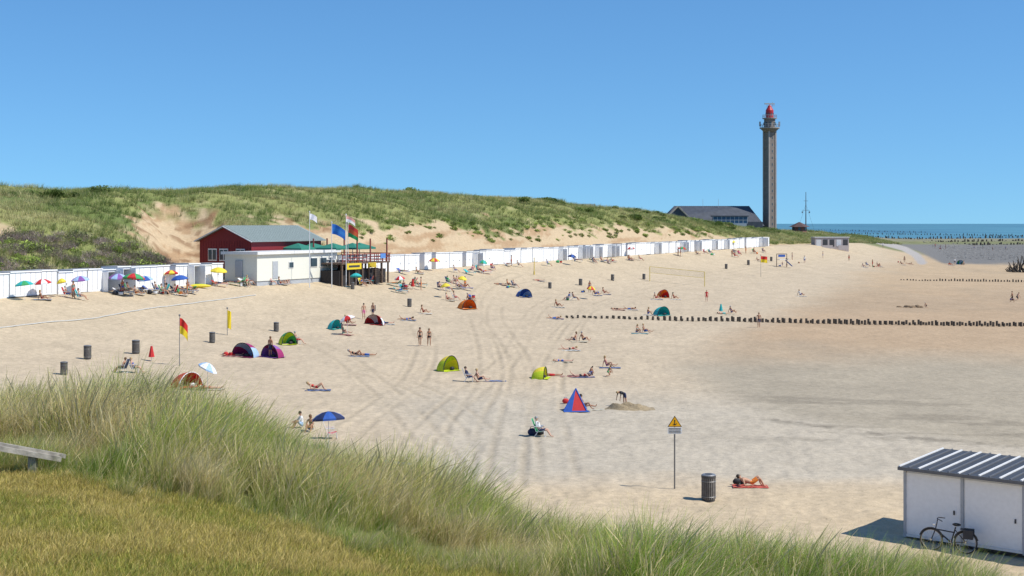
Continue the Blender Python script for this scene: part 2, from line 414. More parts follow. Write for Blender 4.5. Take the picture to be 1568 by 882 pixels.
def shrub(name,n,R,leaf,c0,c1,seed=0,twigs=0,ct=(0.16,0.12,0.10)):
    r=random.Random(seed);vs=[];fs=[];cc=[]
    lobes=[(r.uniform(-.6,.6)*R[0],r.uniform(-.6,.6)*R[1],r.uniform(.3,.7)*R[2],r.uniform(.35,.6)) for _ in range(6)]
    for i in range(n):
        lx,ly,lz,lr=r.choice(lobes)
        d=Vector((r.gauss(0,1),r.gauss(0,1),r.gauss(0,1))).normalized()*(r.random()**0.4)*lr
        p=Vector((lx+d.x*R[0],ly+d.y*R[1],max(0.02,lz+d.z*R[2])))
        a=Vector((r.gauss(0,1),r.gauss(0,1),r.gauss(0,1))).normalized();b_=a.orthogonal().normalized();s=leaf*r.uniform(.6,1.4)
        o=len(vs);vs+=[p-a*s,p+b_*s*.5,p+a*s,p-b_*s*.5];fs.append((o,o+1,o+2,o+3))
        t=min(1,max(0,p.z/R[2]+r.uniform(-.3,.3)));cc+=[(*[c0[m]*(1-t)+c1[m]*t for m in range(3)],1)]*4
    for i in range(twigs):
        a=r.uniform(0,6.28);p=Vector((r.uniform(-.7,.7)*R[0],r.uniform(-.7,.7)*R[1],0))
        q=p+Vector((math.cos(a)*R[0]*.7,math.sin(a)*R[1]*.7,r.uniform(.5,1.2)*R[2]));w_=Vector((math.sin(a),-math.cos(a),.3))*0.02*R[0]
        o=len(vs);vs+=[p-w_,p+w_,q];fs.append((o,o+1,o+2));j=r.uniform(.6,1.6);cc+=[(ct[0]*j,ct[1]*j,ct[2]*j,1)]*3
    me=bpy.data.meshes.new(name);me.from_pydata([tuple(v) for v in vs],[],fs)
    ca=me.color_attributes.new('Col','FLOAT_COLOR','POINT');ca.data.foreach_set('color',np.array(cc,np.float32).ravel())
    me.materials.append(M_LEAF);return bpy.data.objects.new(name,me)
# -- foreground marram
n=14000
gy=rng.uniform(8.5,27,n*3);gx=rng.uniform(-0.46,0.46,n*3)*(gy+2)
gz=H(gx,gy);gu,gv=proj(gx,gy,gz)
lw=gv-lawn_line(gu)+26*fbm(gx/1.1,gy/1.1,81,3)
ycg=np.interp(gu,GU,GY)
keep=(lw<0)&(gy<ycg+7)
keep&=rng.random(n*3)<np.clip(0.70+1.1*fbm(gx/0.7,gy/0.7,83,3),0.10,1)
keep&=(gu<760)|(rng.random(n*3)<np.interp(gu,[760,1100,1568],[1,.7,.5]))
gx,gy,gz,lw,gu=gx[keep][:n],gy[keep][:n],gz[keep][:n],lw[keep][:n],gu[keep][:n]
n=len(gx)
pn=fbm(gx/1.6,gy/1.6,85,3)+0.22*rng.normal(size=n)
idx=np.where(pn>0.30,rng.integers(6,9,n),np.where(pn<0.0,rng.integers(0,3,n),rng.integers(3,6,n)))
sh=np.clip(-lw/40,0.35,1)*(0.85+0.6*fbm(gx/1.3,gy/1.3,87,2))*rng.uniform(.7,1.25,n)
sh*=np.interp(gu,[0,700,1100,1568],[1,0.95,0.75,0.62])
src=[]
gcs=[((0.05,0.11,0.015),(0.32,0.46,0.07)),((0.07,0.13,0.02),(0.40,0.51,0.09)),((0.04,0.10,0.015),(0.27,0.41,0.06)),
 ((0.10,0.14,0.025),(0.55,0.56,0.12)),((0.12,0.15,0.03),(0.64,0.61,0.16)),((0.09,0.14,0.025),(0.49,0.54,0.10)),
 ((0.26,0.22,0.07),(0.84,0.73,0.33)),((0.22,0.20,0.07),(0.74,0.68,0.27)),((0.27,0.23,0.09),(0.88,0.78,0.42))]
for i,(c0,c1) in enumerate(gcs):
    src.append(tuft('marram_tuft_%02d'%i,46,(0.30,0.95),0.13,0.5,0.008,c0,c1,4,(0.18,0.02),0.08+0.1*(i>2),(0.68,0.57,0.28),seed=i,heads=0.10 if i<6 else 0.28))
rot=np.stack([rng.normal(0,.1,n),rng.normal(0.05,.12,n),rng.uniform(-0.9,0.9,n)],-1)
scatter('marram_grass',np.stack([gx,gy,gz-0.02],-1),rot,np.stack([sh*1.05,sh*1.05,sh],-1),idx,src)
# -- lawn
n=15000
gy=rng.uniform(7.5,18,n*3);gx=rng.uniform(-0.42,0.12,n*3)*gy
gz=H(gx,gy);gu,gv=proj(gx,gy,gz)
keep=(gv-lawn_line(gu)>-14)&(gv<930)
gx,gy,gz=gx[keep][:n],gy[keep][:n],gz[keep][:n];n=len(gx)
src=[tuft('lawn_tuft_%02d'%i,22,(0.025,0.085),0.09,0.7,0.006,a,b_,2,(0,0),0.3,(0.68,0.54,0.20),seed=30+i) for i,(a,b_) in enumerate([((0.22,0.21,0.04),(0.41,0.39,0.07)),((0.28,0.24,0.05),(0.54,0.46,0.11)),((0.16,0.19,0.035),(0.31,0.36,0.06)),((0.34,0.27,0.08),(0.62,0.51,0.18))])]
pn=fbm(gx/0.9,gy/0.9,91,3)
idx=np.where(pn>0.12,rng.choice([1,3],n),rng.choice([0,2,1],n));sc_=rng.uniform(.7,1.4,n)
scatter('lawn_grass',np.stack([gx,gy,gz],-1),np.stack([np.zeros(n),np.zeros(n),rng.uniform(0,6.28,n)],-1),np.stack([sc_]*3,-1),idx,src)
# -- dune marram
n=42000
s_=rng.uniform(-25,430,n*2);k_=4+70*rng.random(n*2)**1.3
gx,gy=xy(s_,-k_);gz=H(gx,gy)
ds_=dune_sand(gx,gy,gz)
r_=gx/gy
keep=(np.abs(r_)<0.45)&(ds_<rng.random(n*2)*0.6+0.15)&((fbm(gx/6,gy/6,93,3)>-0.45)|(rng.random(n*2)<0.5))
gx,gy,gz=gx[keep][:n],gy[keep][:n],gz[keep][:n];n=len(gx)
src=[tuft('dune_tuft_%02d'%i,16,(0.35,0.8),0.38,0.5,0.035,a,b_,2,(0.1,0),0.12,(0.6,0.52,0.28),seed=50+i) for i,(a,b_) in enumerate([((0.13,0.155,0.045),(0.37,0.41,0.13)),((0.17,0.18,0.06),(0.48,0.47,0.17)),((0.09,0.13,0.035),(0.27,0.34,0.09)),((0.22,0.20,0.09),(0.58,0.53,0.25))])]
pn=fbm(gx/9,gy/9,95,3)+0.22*rng.normal(size=n)
idx=np.where(pn>0.17,3,np.where(pn<-0.17,2,rng.integers(0,2,n)));sc_=rng.uniform(.7,1.5,n)
scatter('dune_marram_grass',np.stack([gx,gy,gz-0.05],-1),np.stack([np.zeros(n),np.zeros(n),rng.uniform(-.8,.8,n)],-1),np.stack([sc_]*3,-1),idx,src)
# -- dune shrubs (dark green clumps) and brambles
P=[];I=[];Sc=[]
def addsh(s,d,i,sc):
    x,y=xy(s,d);P.append((x,y,h1(x,y)-0.15));I.append(i);Sc.append(sc)
for _ in range(45):
    s=random.uniform(20,58);d=-random.uniform(34,46)
    if fbm(np.array([s/7.]),np.array([d/7.]),5)[0]>-0.1: addsh(s,d,random.randint(0,1),random.uniform(.5,1.1))
for _ in range(900):
    s=random.uniform(150,330);d=-random.uniform(16,60)
    if fbm(np.array([s/14.]),np.array([d/8.]),6)[0]>0.16-0.0012*(s-150): addsh(s,d,random.randint(0,1),random.uniform(.5,1.2))
for _ in range(300):
    s=random.uniform(75,240);d=-random.uniform(9,18);x,y=xy(s,d)
    if 3.0<h1(x,y)-float(Z0(s))<9 and random.random()<.6: addsh(s,d,4,random.uniform(.35,.8))
for _ in range(600):
    s=random.uniform(-14,33);d=-random.uniform(4.5,4.5+14*max(0.25,1-abs(s-14)/38))
    addsh(s,d,random.choice([2,3,3,3,4]),random.uniform(.5,1.1))
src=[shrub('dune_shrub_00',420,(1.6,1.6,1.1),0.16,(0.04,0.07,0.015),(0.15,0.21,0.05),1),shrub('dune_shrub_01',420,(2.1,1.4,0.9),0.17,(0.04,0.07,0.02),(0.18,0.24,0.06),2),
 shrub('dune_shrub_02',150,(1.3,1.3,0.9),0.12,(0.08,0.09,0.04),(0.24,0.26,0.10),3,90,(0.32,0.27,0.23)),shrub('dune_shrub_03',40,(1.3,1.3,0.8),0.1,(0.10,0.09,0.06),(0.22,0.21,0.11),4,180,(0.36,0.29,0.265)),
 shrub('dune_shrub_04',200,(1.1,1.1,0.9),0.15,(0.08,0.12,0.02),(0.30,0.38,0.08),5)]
n=len(P)
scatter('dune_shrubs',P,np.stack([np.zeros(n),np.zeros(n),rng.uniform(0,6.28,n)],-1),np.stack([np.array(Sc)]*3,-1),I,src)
# ------------------------------------------------------------------ groynes, rocks
M_WOOD=mat((0.09,0.075,0.06),0.9,var=0.4,name='wet_timber',bump=0.5)
def poles(name,p0,p1,n,h,r,jit=0.1,two=0.0):
    b=MB()
    for i in range(n):
        t=i/(n-1)
        for k in range(2 if two else 1):
            x=p0[0]+(p1[0]-p0[0])*t+random.uniform(-jit,jit);y=p0[1]+(p1[1]-p0[1])*t+random.uniform(-jit,jit)+k*two
            z=h1(x,y);hh=h*random.uniform(.6,1.15)*(0.35+0.65*min(1,t*3+0.1))
            b.cyl((x,y,z-.4),(x,y,z+hh),r*random.uniform(.8,1.1),r*.9,7)
    return obj(name,b.mesh(name,[M_WOOD]))
a=G(868,487);c=G(1590,501)
poles('timber_groyne',a,c,84,0.52,0.15,0.08,0.9)
poles('timber_groyne',G(1380,429),G(1600,433),50,0.5,0.15,0.08)
b=MB()
for (u0,v0,u1,v1,n) in [(1250,357,1568,361,90),(1280,360,1400,366,50),(1400,366,1600,362,60),(1380,372,1600,369,90),(1430,377,1620,374,70),(1250,352,1420,356,40)]:
    for i in range(n):
        t=i/n;u=u0+(u1-u0)*t+random.uniform(-2,2);v=v0+(v1-v0)*t
        Y=(CZ+2.6)*F/(v-HV);x=(u-CU)/F*Y;z=-3.6
        b.cyl((x,Y,z),(x,Y,z+random.uniform(1.2,3.2)),0.5,0.45,6)
obj('sea_pole_rows',b.mesh('sea_pole_rows',[M_WOOD]))
def rockmesh(i):
    bm=bmesh.new();bmesh.ops.create_icosphere(bm,subdivisions=2,radius=0.5)
    r=random.Random(i)
    for v in bm.verts: v.co*=r.uniform(.75,1.2);v.co.z*=0.5
    me=bpy.data.meshes.new('rock');bm.to_mesh(me);bm.free();me.materials.append(mat((0.15+0.04*i,0.145+0.04*i,0.14+0.035*i),0.9,var=0.4,scale=3,name='basalt'));return bpy.data.objects.new('revetment_rock_%d'%i,me)
P=[]
for _ in range(2600):
    v=random.uniform(377,406);u=random.uniform(np.interp(v,[365,375,385,395,405,412],[1300,1370,1400,1420,1440,1470])+8,1640)
    Y=(CZ+1.2)*F/(v-HV);x=(u-CU)/F*Y;P.append((x,Y,h1(x,Y)-.1))
n=len(P)
scatter('revetment_rocks',P,np.stack([np.zeros(n),np.zeros(n),rng.uniform(0,6.28,n)],-1),np.stack([rng.uniform(.5,1.0,n)]*3,-1),rng.integers(0,3,n),[rockmesh(i) for i in range(3)])
# ------------------------------------------------------------------ beach huts
WHITE=mat((0.88,0.88,0.87),0.5,var=0.05,name='white_paint');GREY=mat((0.42,0.44,0.46),0.6,name='grey_paint');DARK=mat((0.05,0.05,0.055),0.6,name='dark_interior')
ROOFG=mat((0.35,0.36,0.37),0.7,name='roof_felt');LGREY=mat((0.6,0.61,0.62),0.5,name='light_grey_trim');TRIMW=mat((0.74,0.75,0.76),0.5,name='pale_trim')
def hut_mesh(kind):
    b=MB();W=2.0;Dp=2.1;h=2.25
    if kind=='open':
        b.box((-W/2+.03,Dp/2,h/2),(.06,Dp,h),0);b.box((W/2-.03,Dp/2,h/2),(.06,Dp,h),0);b.box((0,Dp-.03,h/2),(W-.13,.06,h),1)
        b.box((0,Dp/2,.05),(W-.13,Dp-.1,.1),2);b.box((-W/2-.02,-.45,h/2-.05),(.05,.9,h-.2),0);b.box((W/2-.06,-.4,h/2-.05),(.05,.8,h-.2),0)
        b.box((0,.04,h-.12),(W-.13,.06,.24),0);b.box((.35,1.2,.45),(.7,.5,.8),3)
    else:
        b.box((0,Dp/2,h/2+.02),(W-.04,Dp,h-.04),0)
        n=2 if kind=='closed' else 3
        for i in range(n+1):
            b.box((-W/2+.03+(W-.06)*i/n,-.02,h/2),(.05,.035,h-.06),4)
        b.box((0,-.02,.1),(W-.1,.03,.12),4)
        for i in range(n):
            b.box((-W/2+W*(i+.5)/n,-.012,h/2+.08),(W/n-.14,.02,h-.36),0)
        if kind=='closed': b.box((.12,-.05,1.05),(.05,.05,.14),2)
    b.box((0,Dp/2,h+.04),(W+.02,Dp+.14,.07),3);b.box((0,-.09,h+.03),(W,.03,.11),0)
    return b.mesh('beach_hut_'+kind,[WHITE,GREY,DARK,ROOFG,TRIMW])
HM={k:hut_mesh(k) for k in('open','closed','panel')}
s=-8.0
pat=random.Random(3)
while s<246:
    u=CU+F*xy(s,0)[0]/xy(s,0)[1]
    if 345<u<538: s+=1;continue
    k=pat.choice(['closed','closed','closed','panel','panel','open'])
    if 536<u<604 or 752<u<840: k='panel'
    elif 605<u<750 or 840<u<860 or 930<u<1110: k=pat.choice(['open','closed','closed','closed','panel'])
    x,y=xy(s,-pat.uniform(0,.2));z=float(Z0(s))
    obj('beach_hut',HM[k],(x,y,z-0.02+pat.uniform(-.04,.06)),HROT,(1,1,pat.uniform(.95,1.05)))
    s+=2.03
    if pat.random()<(0.2 if u>600 else .08) and k!='panel': s+=pat.uniform(.6,1.6)
# ------------------------------------------------------------------ pavilion
RED=mat((0.22,0.018,0.022),0.6,var=0.2,name='dark_red_boards');RF=mat((0.24,0.29,0.28),0.7,var=0.2,name='grey_green_roof');CREAM=mat((0.74,0.73,0.64),0.6,var=0.05,name='cream_paint')
TRIM=mat((0.78,0.77,0.74),0.5,name='white_trim');GLASS=mat((0.05,0.08,0.10),0.1,name='window_glass');TIMB=mat((0.16,0.11,0.08),0.8,var=.3,name='brown_timber');TEAL=mat((0.03,0.20,0.14),0.7,name='green_canvas');YEL=mat((0.75,0.55,0.03),0.6,name='yellow_banner')
ox,oy=xy(35,0);oz=4.5
pav=empty('beach_pavilion',(ox,oy,oz),HROT)
def part(nm,b,mats): 
    return obj(nm,b.mesh(nm,mats),parent=pav)
b=MB()
x0,x1,y0,y1=6.0,20.5,2.6,10.4;zb,ze,zr=0.5,4.7,6.35;ym=(y0+y1)/2
b.add([(x0,y0,zb),(x0,y1,zb),(x0,y1,ze),(x0,ym,zr),(x0,y0,ze),(x1,y0,zb),(x1,y1,zb),(x1,y1,ze),(x1,ym,zr),(x1,y0,ze)],
 [(0,4,3,2,1),(5,6,7,8,9),(0,5,9,4),(1,2,7,6)],0)
for i in range(20):
    yy=y0+(y1-y0)*(i+.5)/20
    b.box((x0-.015,yy,(zb+ze)/2),(.03,.04,ze-zb),0)
part('red_walls',b,[RED])
b=MB();o=.45
for sgn,ya in((-1,y0),(1,y1)):
    ye=ya+sgn*o;zE=ze-(zr-ze)*o/((y1-y0)/2)
    vs=[(x0-.5,ym,zr),(x1+.4,ym,zr),(x1+.4,ye,zE),(x0-.5,ye,zE)]
    b.add([(p[0],p[1],p[2]+.06) for p in vs]+[(p[0],p[1],p[2]+.20) for p in vs],[(0,1,2,3),(4,7,6,5),(0,4,5,1),(1,5,6,2),(2,6,7,3),(3,7,4,0)],0)
    for i in range(30):
        xx=x0-.3+i*.5
        b.cyl((xx,ym,zr+.21),(xx,ye,zE+.21),.03,.03,4,0)
part('roof',b,[RF])
b=MB()
for ya,yb in((y0-o,ym),(y1+o,ym)):
    zE=ze-(zr-ze)*o/((y1-y0)/2)
    b.cyl((x0-.55,ya,zE+.08),(x0-.55,yb,zr+.08),.07,.07,4,0)
for yy in (4.2,6.7,8.4):
    b.box((x0-.05,yy,3.0),(.08,1.3,1.5),0);b.box((x0-.10,yy-.32,3.0),(.04,.5,1.2),1);b.box((x0-.10,yy+.32,3.0),(.04,.5,1.2),1)
b.box((x0-.05,5.5,2.2),(.08,.9,2.2),0)
part('gable_trim_and_windows',b,[TRIM,GLASS])
b=MB();b.box((8.2,-.4,1.75),(16.2,4.6,3.1),0);b.box((8.2,-.4,-.25),(16.0,4.4,.9),1);part('white_walls',b,[CREAM,GREY])
b=MB();b.box((8.2,-.4,3.42),(16.8,5.2,.22),0);b.box((8.2,-3.03,3.40),(16.8,.05,.34),1);b.box((-.23,-.4,3.40),(.05,5.2,.34),1);part('flat_roof',b,[LGREY,TRIM])
b=MB()
for xx in (11.2,13.2,15.0): b.box((xx,-2.73,2.1),(1.5,.06,1.2),0);b.box((xx,-2.775,2.1),(1.3,.04,1.0),1)
b.box((3.5,-2.73,1.4),(1.0,.06,2.0),2);b.box((6.6,-2.73,1.9),(1.0,.06,.8),0);b.box((6.6,-2.775,1.9),(.8,.04,.6),1);b.box((-.0,-.2,1.6),(.1,1.0,1.9),2)
part('windows',b,[TRIM,GLASS,GREY])
b=MB();b.box((18.2,-2.0,1.9),(11.0,7.6,.18),0)
for xx in np.arange(13.0,23.8,1.5):
    for yy in(-5.6,-2.2,1.4): b.box((xx,yy,.5),(.18,.18,2.8),0)
for yy in (-5.79,):
    for xx in np.arange(12.8,23.8,.9): b.box((xx,yy,2.5),(.08,.08,1.1),1)
    for zz in (2.25,2.6,3.02): b.box((18.2,yy-.06,zz),(11.0,.05,.09),1)
for zz in (2.25,2.6,3.02): b.box((23.72,-2.0,zz),(.05,7.4,.09),1)
for yy in np.arange(-5.6,1.8,.9): b.box((23.66,yy,2.5),(.07,.07,1.1),1)
for xx in (16.5,19.5,23.4):
    for yy in (-5.5,1.0): b.box((xx,yy,3.4),(.14,.14,3.0),1)
for i in range(9): b.box((18.6+i*.32,-6.3-.0,1.75-i*.26),(.34,1.0,.06),0)
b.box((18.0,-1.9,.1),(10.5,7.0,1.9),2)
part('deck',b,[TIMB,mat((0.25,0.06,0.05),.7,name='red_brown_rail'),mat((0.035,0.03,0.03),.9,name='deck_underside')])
b=MB()
for cx,cy in((17.0,-1.6),(19.6,-2.8),(13.8,1.4),(18,2.2),(21.8,-2.4)):
    zc=3.75;vs=[(cx,cy,zc+.6)]+[(cx+1.5*i,cy+1.5*j,zc) for i,j in((-1,-1),(1,-1),(1,1),(-1,1))]
    b.add(vs,[(0,1,2),(0,2,3),(0,3,4),(0,4,1)],0);b.cyl((cx,cy,1.9),(cx,cy,zc+.55),.05,.05,6,1)
    for i,j,k,l in((-1,-1,1,-1),(1,-1,1,1),(1,1,-1,1),(-1,1,-1,-1)):
        b.add([(cx+1.5*i,cy+1.5*j,zc),(cx+1.5*k,cy+1.5*l,zc),(cx+1.5*k,cy+1.5*l,zc-.22),(cx+1.5*i,cy+1.5*j,zc-.22)],[(0,1,2,3)],0)
part('green_canopies',b,[TEAL,TRIM])
b=MB();b.box((15.2,-5.92,1.55),(3.2,.05,.75),0);b.box((19.3,-5.92,1.6),(1.8,.05,.6),0);b.box((15.2,-5.95,1.55),(2.4,.02,.25),1);b.box((21.8,-5.92,2.7),(1.2,.05,.6),2);part('banners',b,[YEL,DARK,mat((.1,.25,.6),.6)])
b=MB()
for i in range(18):
    xx=random.uniform(13.5,23);yy=random.uniform(-4.8,1);b.box((xx,yy,2.35),(.5,.5,.06),0);b.box((xx+.25,yy,2.6),(.05,.5,.5),0);b.box((xx,yy,2.15),(.05,.05,.4),0)
part('terrace_chairs',b,[TRIM])
# flags
POLE=mat((0.7,0.71,0.72),.4,name='white_pole')
def flag(name,loc,hgt,cols,fw,fh,ang,horizontal=True,droop=.25,r=.045,poleM=None):
    b=MB();b.cyl((0,0,-.3),(0,0,hgt),r*1.2,r*.7,8,0);b.ball((0,0,hgt+.05),.09,0,6)
    nx_,nz_=12,6;vs=[];ns=len(cols)
    for j in range(nz_+1):
        for i in range(nx_+1):
            t=i/nx_;x=fw*t;y=.16*fw*math.sin(t*7+j*.3)*t**.6;z=hgt-.15-fh*j/nz_-droop*fw*t*t
            ca,sa=math.cos(ang),math.sin(ang);vs.append((x*ca-y*sa,x*sa+y*ca,z))
    o=len(b.v);b.v+=vs
    for j in range(nz_):
        for i in range(nx_):
            a=o+j*(nx_+1)+i;b.f.append((a,a+1,a+nx_+2,a+nx_+1))
            b.m.append(1+(int(j/nz_*ns) if horizontal else int(i/nx_*ns)))
    return obj(name,b.mesh(name,[poleM or POLE]+[mat(c,.7,name='flag_cloth') for c in cols],False),loc)
def at_sd(u,dd,vt):
    s=line_s(u,dd);x,y=xy(s,dd);z=h1(x,y) if dd>-4 else float(Z0(s));return x,y,z,CZ+(HV-vt)/F*y-z
for u,dd,vt,cols,fw,fh,ang,hz in [(474,5,325,[(.75,.75,.78)],.9,.7,.3,True),(508,5.5,341,[(.02,.15,.55),(.03,.20,.6),(.02,.15,.55)],1.6,1.2,-.1,True),
    (530,6,329,[(.7,.35,.3),(.8,.8,.8)],1.1,.7,.2,True),(533,5.2,342,[(.6,.05,.04),(.65,.12,.04),(.02,.3,.1)],1.3,1.5,-.4,True)]:
    x,y,z,hh=at_sd(u,dd,vt);flag('flagpole',(x,y,z),hh,cols,fw,fh,ang,hz,.5)
def uvflag(u,vb,vt,cols,fw,fh,ang=0.2,hz=True,droop=1.2,poleM=None):
    x,y,z=G(u,vb);flag('beach_flag',(x,y,z),(vb-vt)*y/F,cols,fw,fh,ang,hz,droop,.03,poleM)
DP=mat((.2,.2,.2),.6,name='dark_pole')
uvflag(275,560,484,[(.65,.03,.02),(.75,.55,.02)],.6,1.2,.1,True,1.0,DP)
uvflag(348,514,473,[(.75,.55,.02)],.35,1.6,.3,True,.5,DP)
uvflag(1165,424,391,[(.65,.03,.02),(.75,.55,.02)],1.3,1.2,.1,True,.1,DP)
# ------------------------------------------------------------------ lighthouse and buildings
YL=480.0;px=YL/F
lx=(1178.5-CU)/F*YL
def zL(v): return CZ+(HV-v)*px
lh=empty('lighthouse_radar_tower',(lx,YL,zL(352)),0)
def hz(v): return (352-v)*px
CONC=mat((0.22,0.185,0.16),.85,var=.18,scale=.6,name='brown_concrete');CONL=mat((0.34,0.30,0.27),.85,var=.15,scale=.5,name='light_concrete');LRED=mat((0.45,0.025,0.03),.4,name='lantern_red');STEEL=mat((0.35,0.37,0.40),.5,name='steel')
b=MB();zt=hz(197)
rz=math.radians(28)
b.box((0,0,zt/2-4),(2.9,2.9,zt+8),0,rz)
for i,j in((-1,-1),(1,-1),(1,1),(-1,1)):
    p=Matrix.Rotation(rz,3,'Z')@Vector((i*1.4,j*1.4,0));b.box((p.x,p.y,zt/2-4),(.52,.52,zt+8.02),1,rz)
for k in range(14):
    zz=2+k*(zt-3)/14
    for ax in(0,1):
        p=Matrix.Rotation(rz,3,'Z')@(Vector((0,-1.46,zz)) if ax==0 else Vector((1.46,0,zz)))
        b.box(p,(.35,.06,.8) if ax==0 else (.06,.35,.8),2,rz)
    b.box((0,0,zz+1.6),(3.0,3.0,.08),1,rz)
obj('tower_shaft',b.mesh('tower_shaft',[CONC,CONL,GLASS]),parent=lh)
b=MB();b.cyl((0,0,zt-1.2),(0,0,zt),1.9,3.2,16,0);b.cyl((0,0,zt),(0,0,zt+.35),3.4,3.4,20,1);b.cyl((0,0,zt+.35),(0,0,hz(182)),1.9,1.9,14,0);b.cyl((0,0,hz(182)),(0,0,hz(182)+.25),2.5,2.5,16,1)
for z_,R_ in((zt+.35,3.3),(hz(182)+.25,2.4)):
    for i in range(20):
        t=i/20*6.283;b.cyl((R_*math.cos(t),R_*math.sin(t),z_),(R_*math.cos(t),R_*math.sin(t),z_+1.1),.05,.05,4,2)
    b.ring((0,0,z_+1.1),R_,.05,'Z',20,2);b.ring((0,0,z_+.6),R_,.04,'Z',20,2)
for sx in(-1,1): b.box((sx*3.3,0,zt+1.6),(.5,.5,1.6),2)
for i in range(8):
    t=i/8*6.283;b.box((1.9*math.cos(t),1.9*math.sin(t),hz(190)),(.5,.5,1.0),3,t)
obj('gallery',b.mesh('gallery',[CONC,CONL,STEEL,GLASS]),parent=lh)
b=MB();b.cyl((0,0,hz(182)+.25),(0,0,hz(169)),1.4,1.35,16,0);b.cyl((0,0,hz(169)),(0,0,hz(164)),1.35,.7,16,0);b.ball((0,0,hz(164)),.7,0,12)
for i in range(10):
    t=i/10*6.283;b.box((1.38*math.cos(t),1.38*math.sin(t),hz(175)),(.06,.35,.9),1,t)
obj('lantern',b.mesh('lantern',[LRED,GLASS],False),parent=lh)
b=MB();b.cyl((0,0,hz(164)),(0,0,hz(159)),.12,.12,6,0);b.box((0,0,hz(159)),(3.6,.35,.45),0,.2);b.cyl((1.0,.2,hz(164)),(1.0,.2,hz(156)),.05,.05,5,0);b.cyl((-1,-.2,hz(166)),(-1,-.2,hz(160)),.04,.04,5,0)
b.box((.5,0,hz(162)),(2.6,.1,.1),0)
obj('radar_antenna',b.mesh('radar_antenna',[STEEL]),parent=lh)
# visitor building
YB=475.0;pb=YB/F
vb=empty('visitor_centre',((1100-CU)/F*YB,YB,CZ+(HV-349)*pb),0)
def lc(u,v): return ((u-1100)*pb,(349-v)*pb)
SLATE=mat((0.065,0.075,0.095),.6,var=.25,scale=.8,name='slate_roof');BLUEW=mat((0.03,0.08,0.16),.15,name='blue_glass');BEIGE=mat((0.5,0.42,0.33),.8,name='beige_fascia')
b=MB()
def pl(us,y): return [(lc(u,v)[0],y,lc(u,v)[1]) for u,v in us]
ridge=[(lc(1036,315)[0],7,lc(1036,315)[1]),(lc(1152,315)[0],7,lc(1152,315)[1])]
eL=(lc(1020,334)[0],0.5,lc(1020,334)[1]);eR=(lc(1171,346)[0],0,lc(1171,346)[1]);bL=(eL[0],14,eL[2]);bR=(eR[0],14,eR[2])
b.add([eL,eR,bR,bL,ridge[0],ridge[1]],[(0,1,5,4),(1,2,5),(2,3,4,5),(3,0,4)],0)
for i in range(40):
    t=i/39;p=Vector(ridge[0]).lerp(Vector(ridge[1]),t);q_=Vector(eL).lerp(Vector(eR),t);b.cyl(p+Vector((0,0,.05)),q_+Vector((0,0,.05)),.04,.04,4,0)
obj('roof',b.mesh('roof',[SLATE]),parent=vb)
b=MB();b.cyl((eL[0]-.3,-.3,eL[2]-.2),(lc(1038,316)[0],-.3,lc(1038,316)[1]),.28,.28,4,0);b.cyl((lc(1038,316)[0],-.3,lc(1038,316)[1]),(lc(1058,336)[0],-.3,lc(1058,336)[1]),.28,.28,4,0)
obj('gable_frame',b.mesh('gable_frame',[BEIGE]),parent=vb)
b=MB();b.add(pl([(1024,334),(1038,317),(1056,335),(1056,352),(1024,352)],-.05)+pl([(1024,334),(1038,317),(1056,335),(1056,352),(1024,352)],4),[(0,4,3,2,1),(5,6,7,8,9),(0,1,6,5),(1,2,7,6),(2,3,8,7)],0)
b.box((lc(1108,341)[0],2,lc(1108,343)[1]-1),((1168-1050)*pb,6,3.5),0)
obj('walls',b.mesh('walls',[SLATE]),parent=vb)
b=MB();cx=lc(1116,0)[0];b.box((cx,-1.8,lc(0,337)[1]),(52*pb,2.6,11*pb),0)
for i in range(9): b.box((cx-26*pb+i*52*pb/8,-3.13,lc(0,337)[1]),(.18,.06,11*pb),1)
b.box((cx,-3.14,lc(0,337)[1]),(52*pb,.05,.15),1);b.box((cx,-1.8,lc(0,331)[1]),(56*pb,3.2,.35),2);b.box((cx,-3.1,lc(0,345)[1]),(50*pb,.3,1.4),1)
for u in(1032,1040,1048): b.box((lc(u,336)[0],-.1,lc(u,336)[1]),(1.0,.08,1.4),0)
obj('window_dormer',b.mesh('window_dormer',[BLUEW,mat((.35,.4,.45),.5),SLATE]),parent=vb)
b=MB()
for u in(1080,1104): b.cyl((lc(u,0)[0],6,lc(u,318)[1]),(lc(u,0)[0],6,lc(u,304)[1]),.06,.04,5,0)
obj('roof_masts',b.mesh('roof_masts',[STEEL]),parent=vb)
# lookout hut & mast
Yk=470.;pk=Yk/F
e=empty('lookout_kiosk',((1224-CU)/F*Yk,Yk,CZ+(HV-356)*pk));b=MB();b.cyl((0,0,-1),(0,0,9*pk),11*pk,11*pk,6,0);obj('walls',b.mesh('walls',[mat((.22,.10,.08),.8,name='brick_red')]),parent=e)
b=MB();b.cyl((0,0,8.5*pk),(0,0,16*pk),16*pk,1.0*pk,6,0);obj('roof',b.mesh('roof',[mat((.10,.06,.055),.8,name='brown_tiles')]),parent=e)
b=MB()
for i in range(6):
    t=(i+.5)/6*6.283;b.box((9.7*pk*math.cos(t),9.7*pk*math.sin(t),6*pk),(.1,1.6,1.0),0,t)
obj('windows',b.mesh('windows',[GLASS]),parent=e)
b=MB();hm=(356-294)*pk;b.cyl((0,0,-1),(0,0,hm),.22,.09,6,0);b.box((0,0,hm*.55),(2.6,.1,.1),0);b.box((0,0,hm*.78),(1.4,.1,.1),0)
for sx in(-1,1): b.cyl((sx*3,0,0),(0,0,hm*.7),.03,.03,4,0);b.box((sx*1.2,0,hm*.5),(.3,.3,.6),0)
obj('signal_mast',b.mesh('signal_mast',[mat((.12,.12,.13),.6,name='mast_paint')]),((1234-CU)/F*Yk,Yk,CZ+(HV-356)*pk))
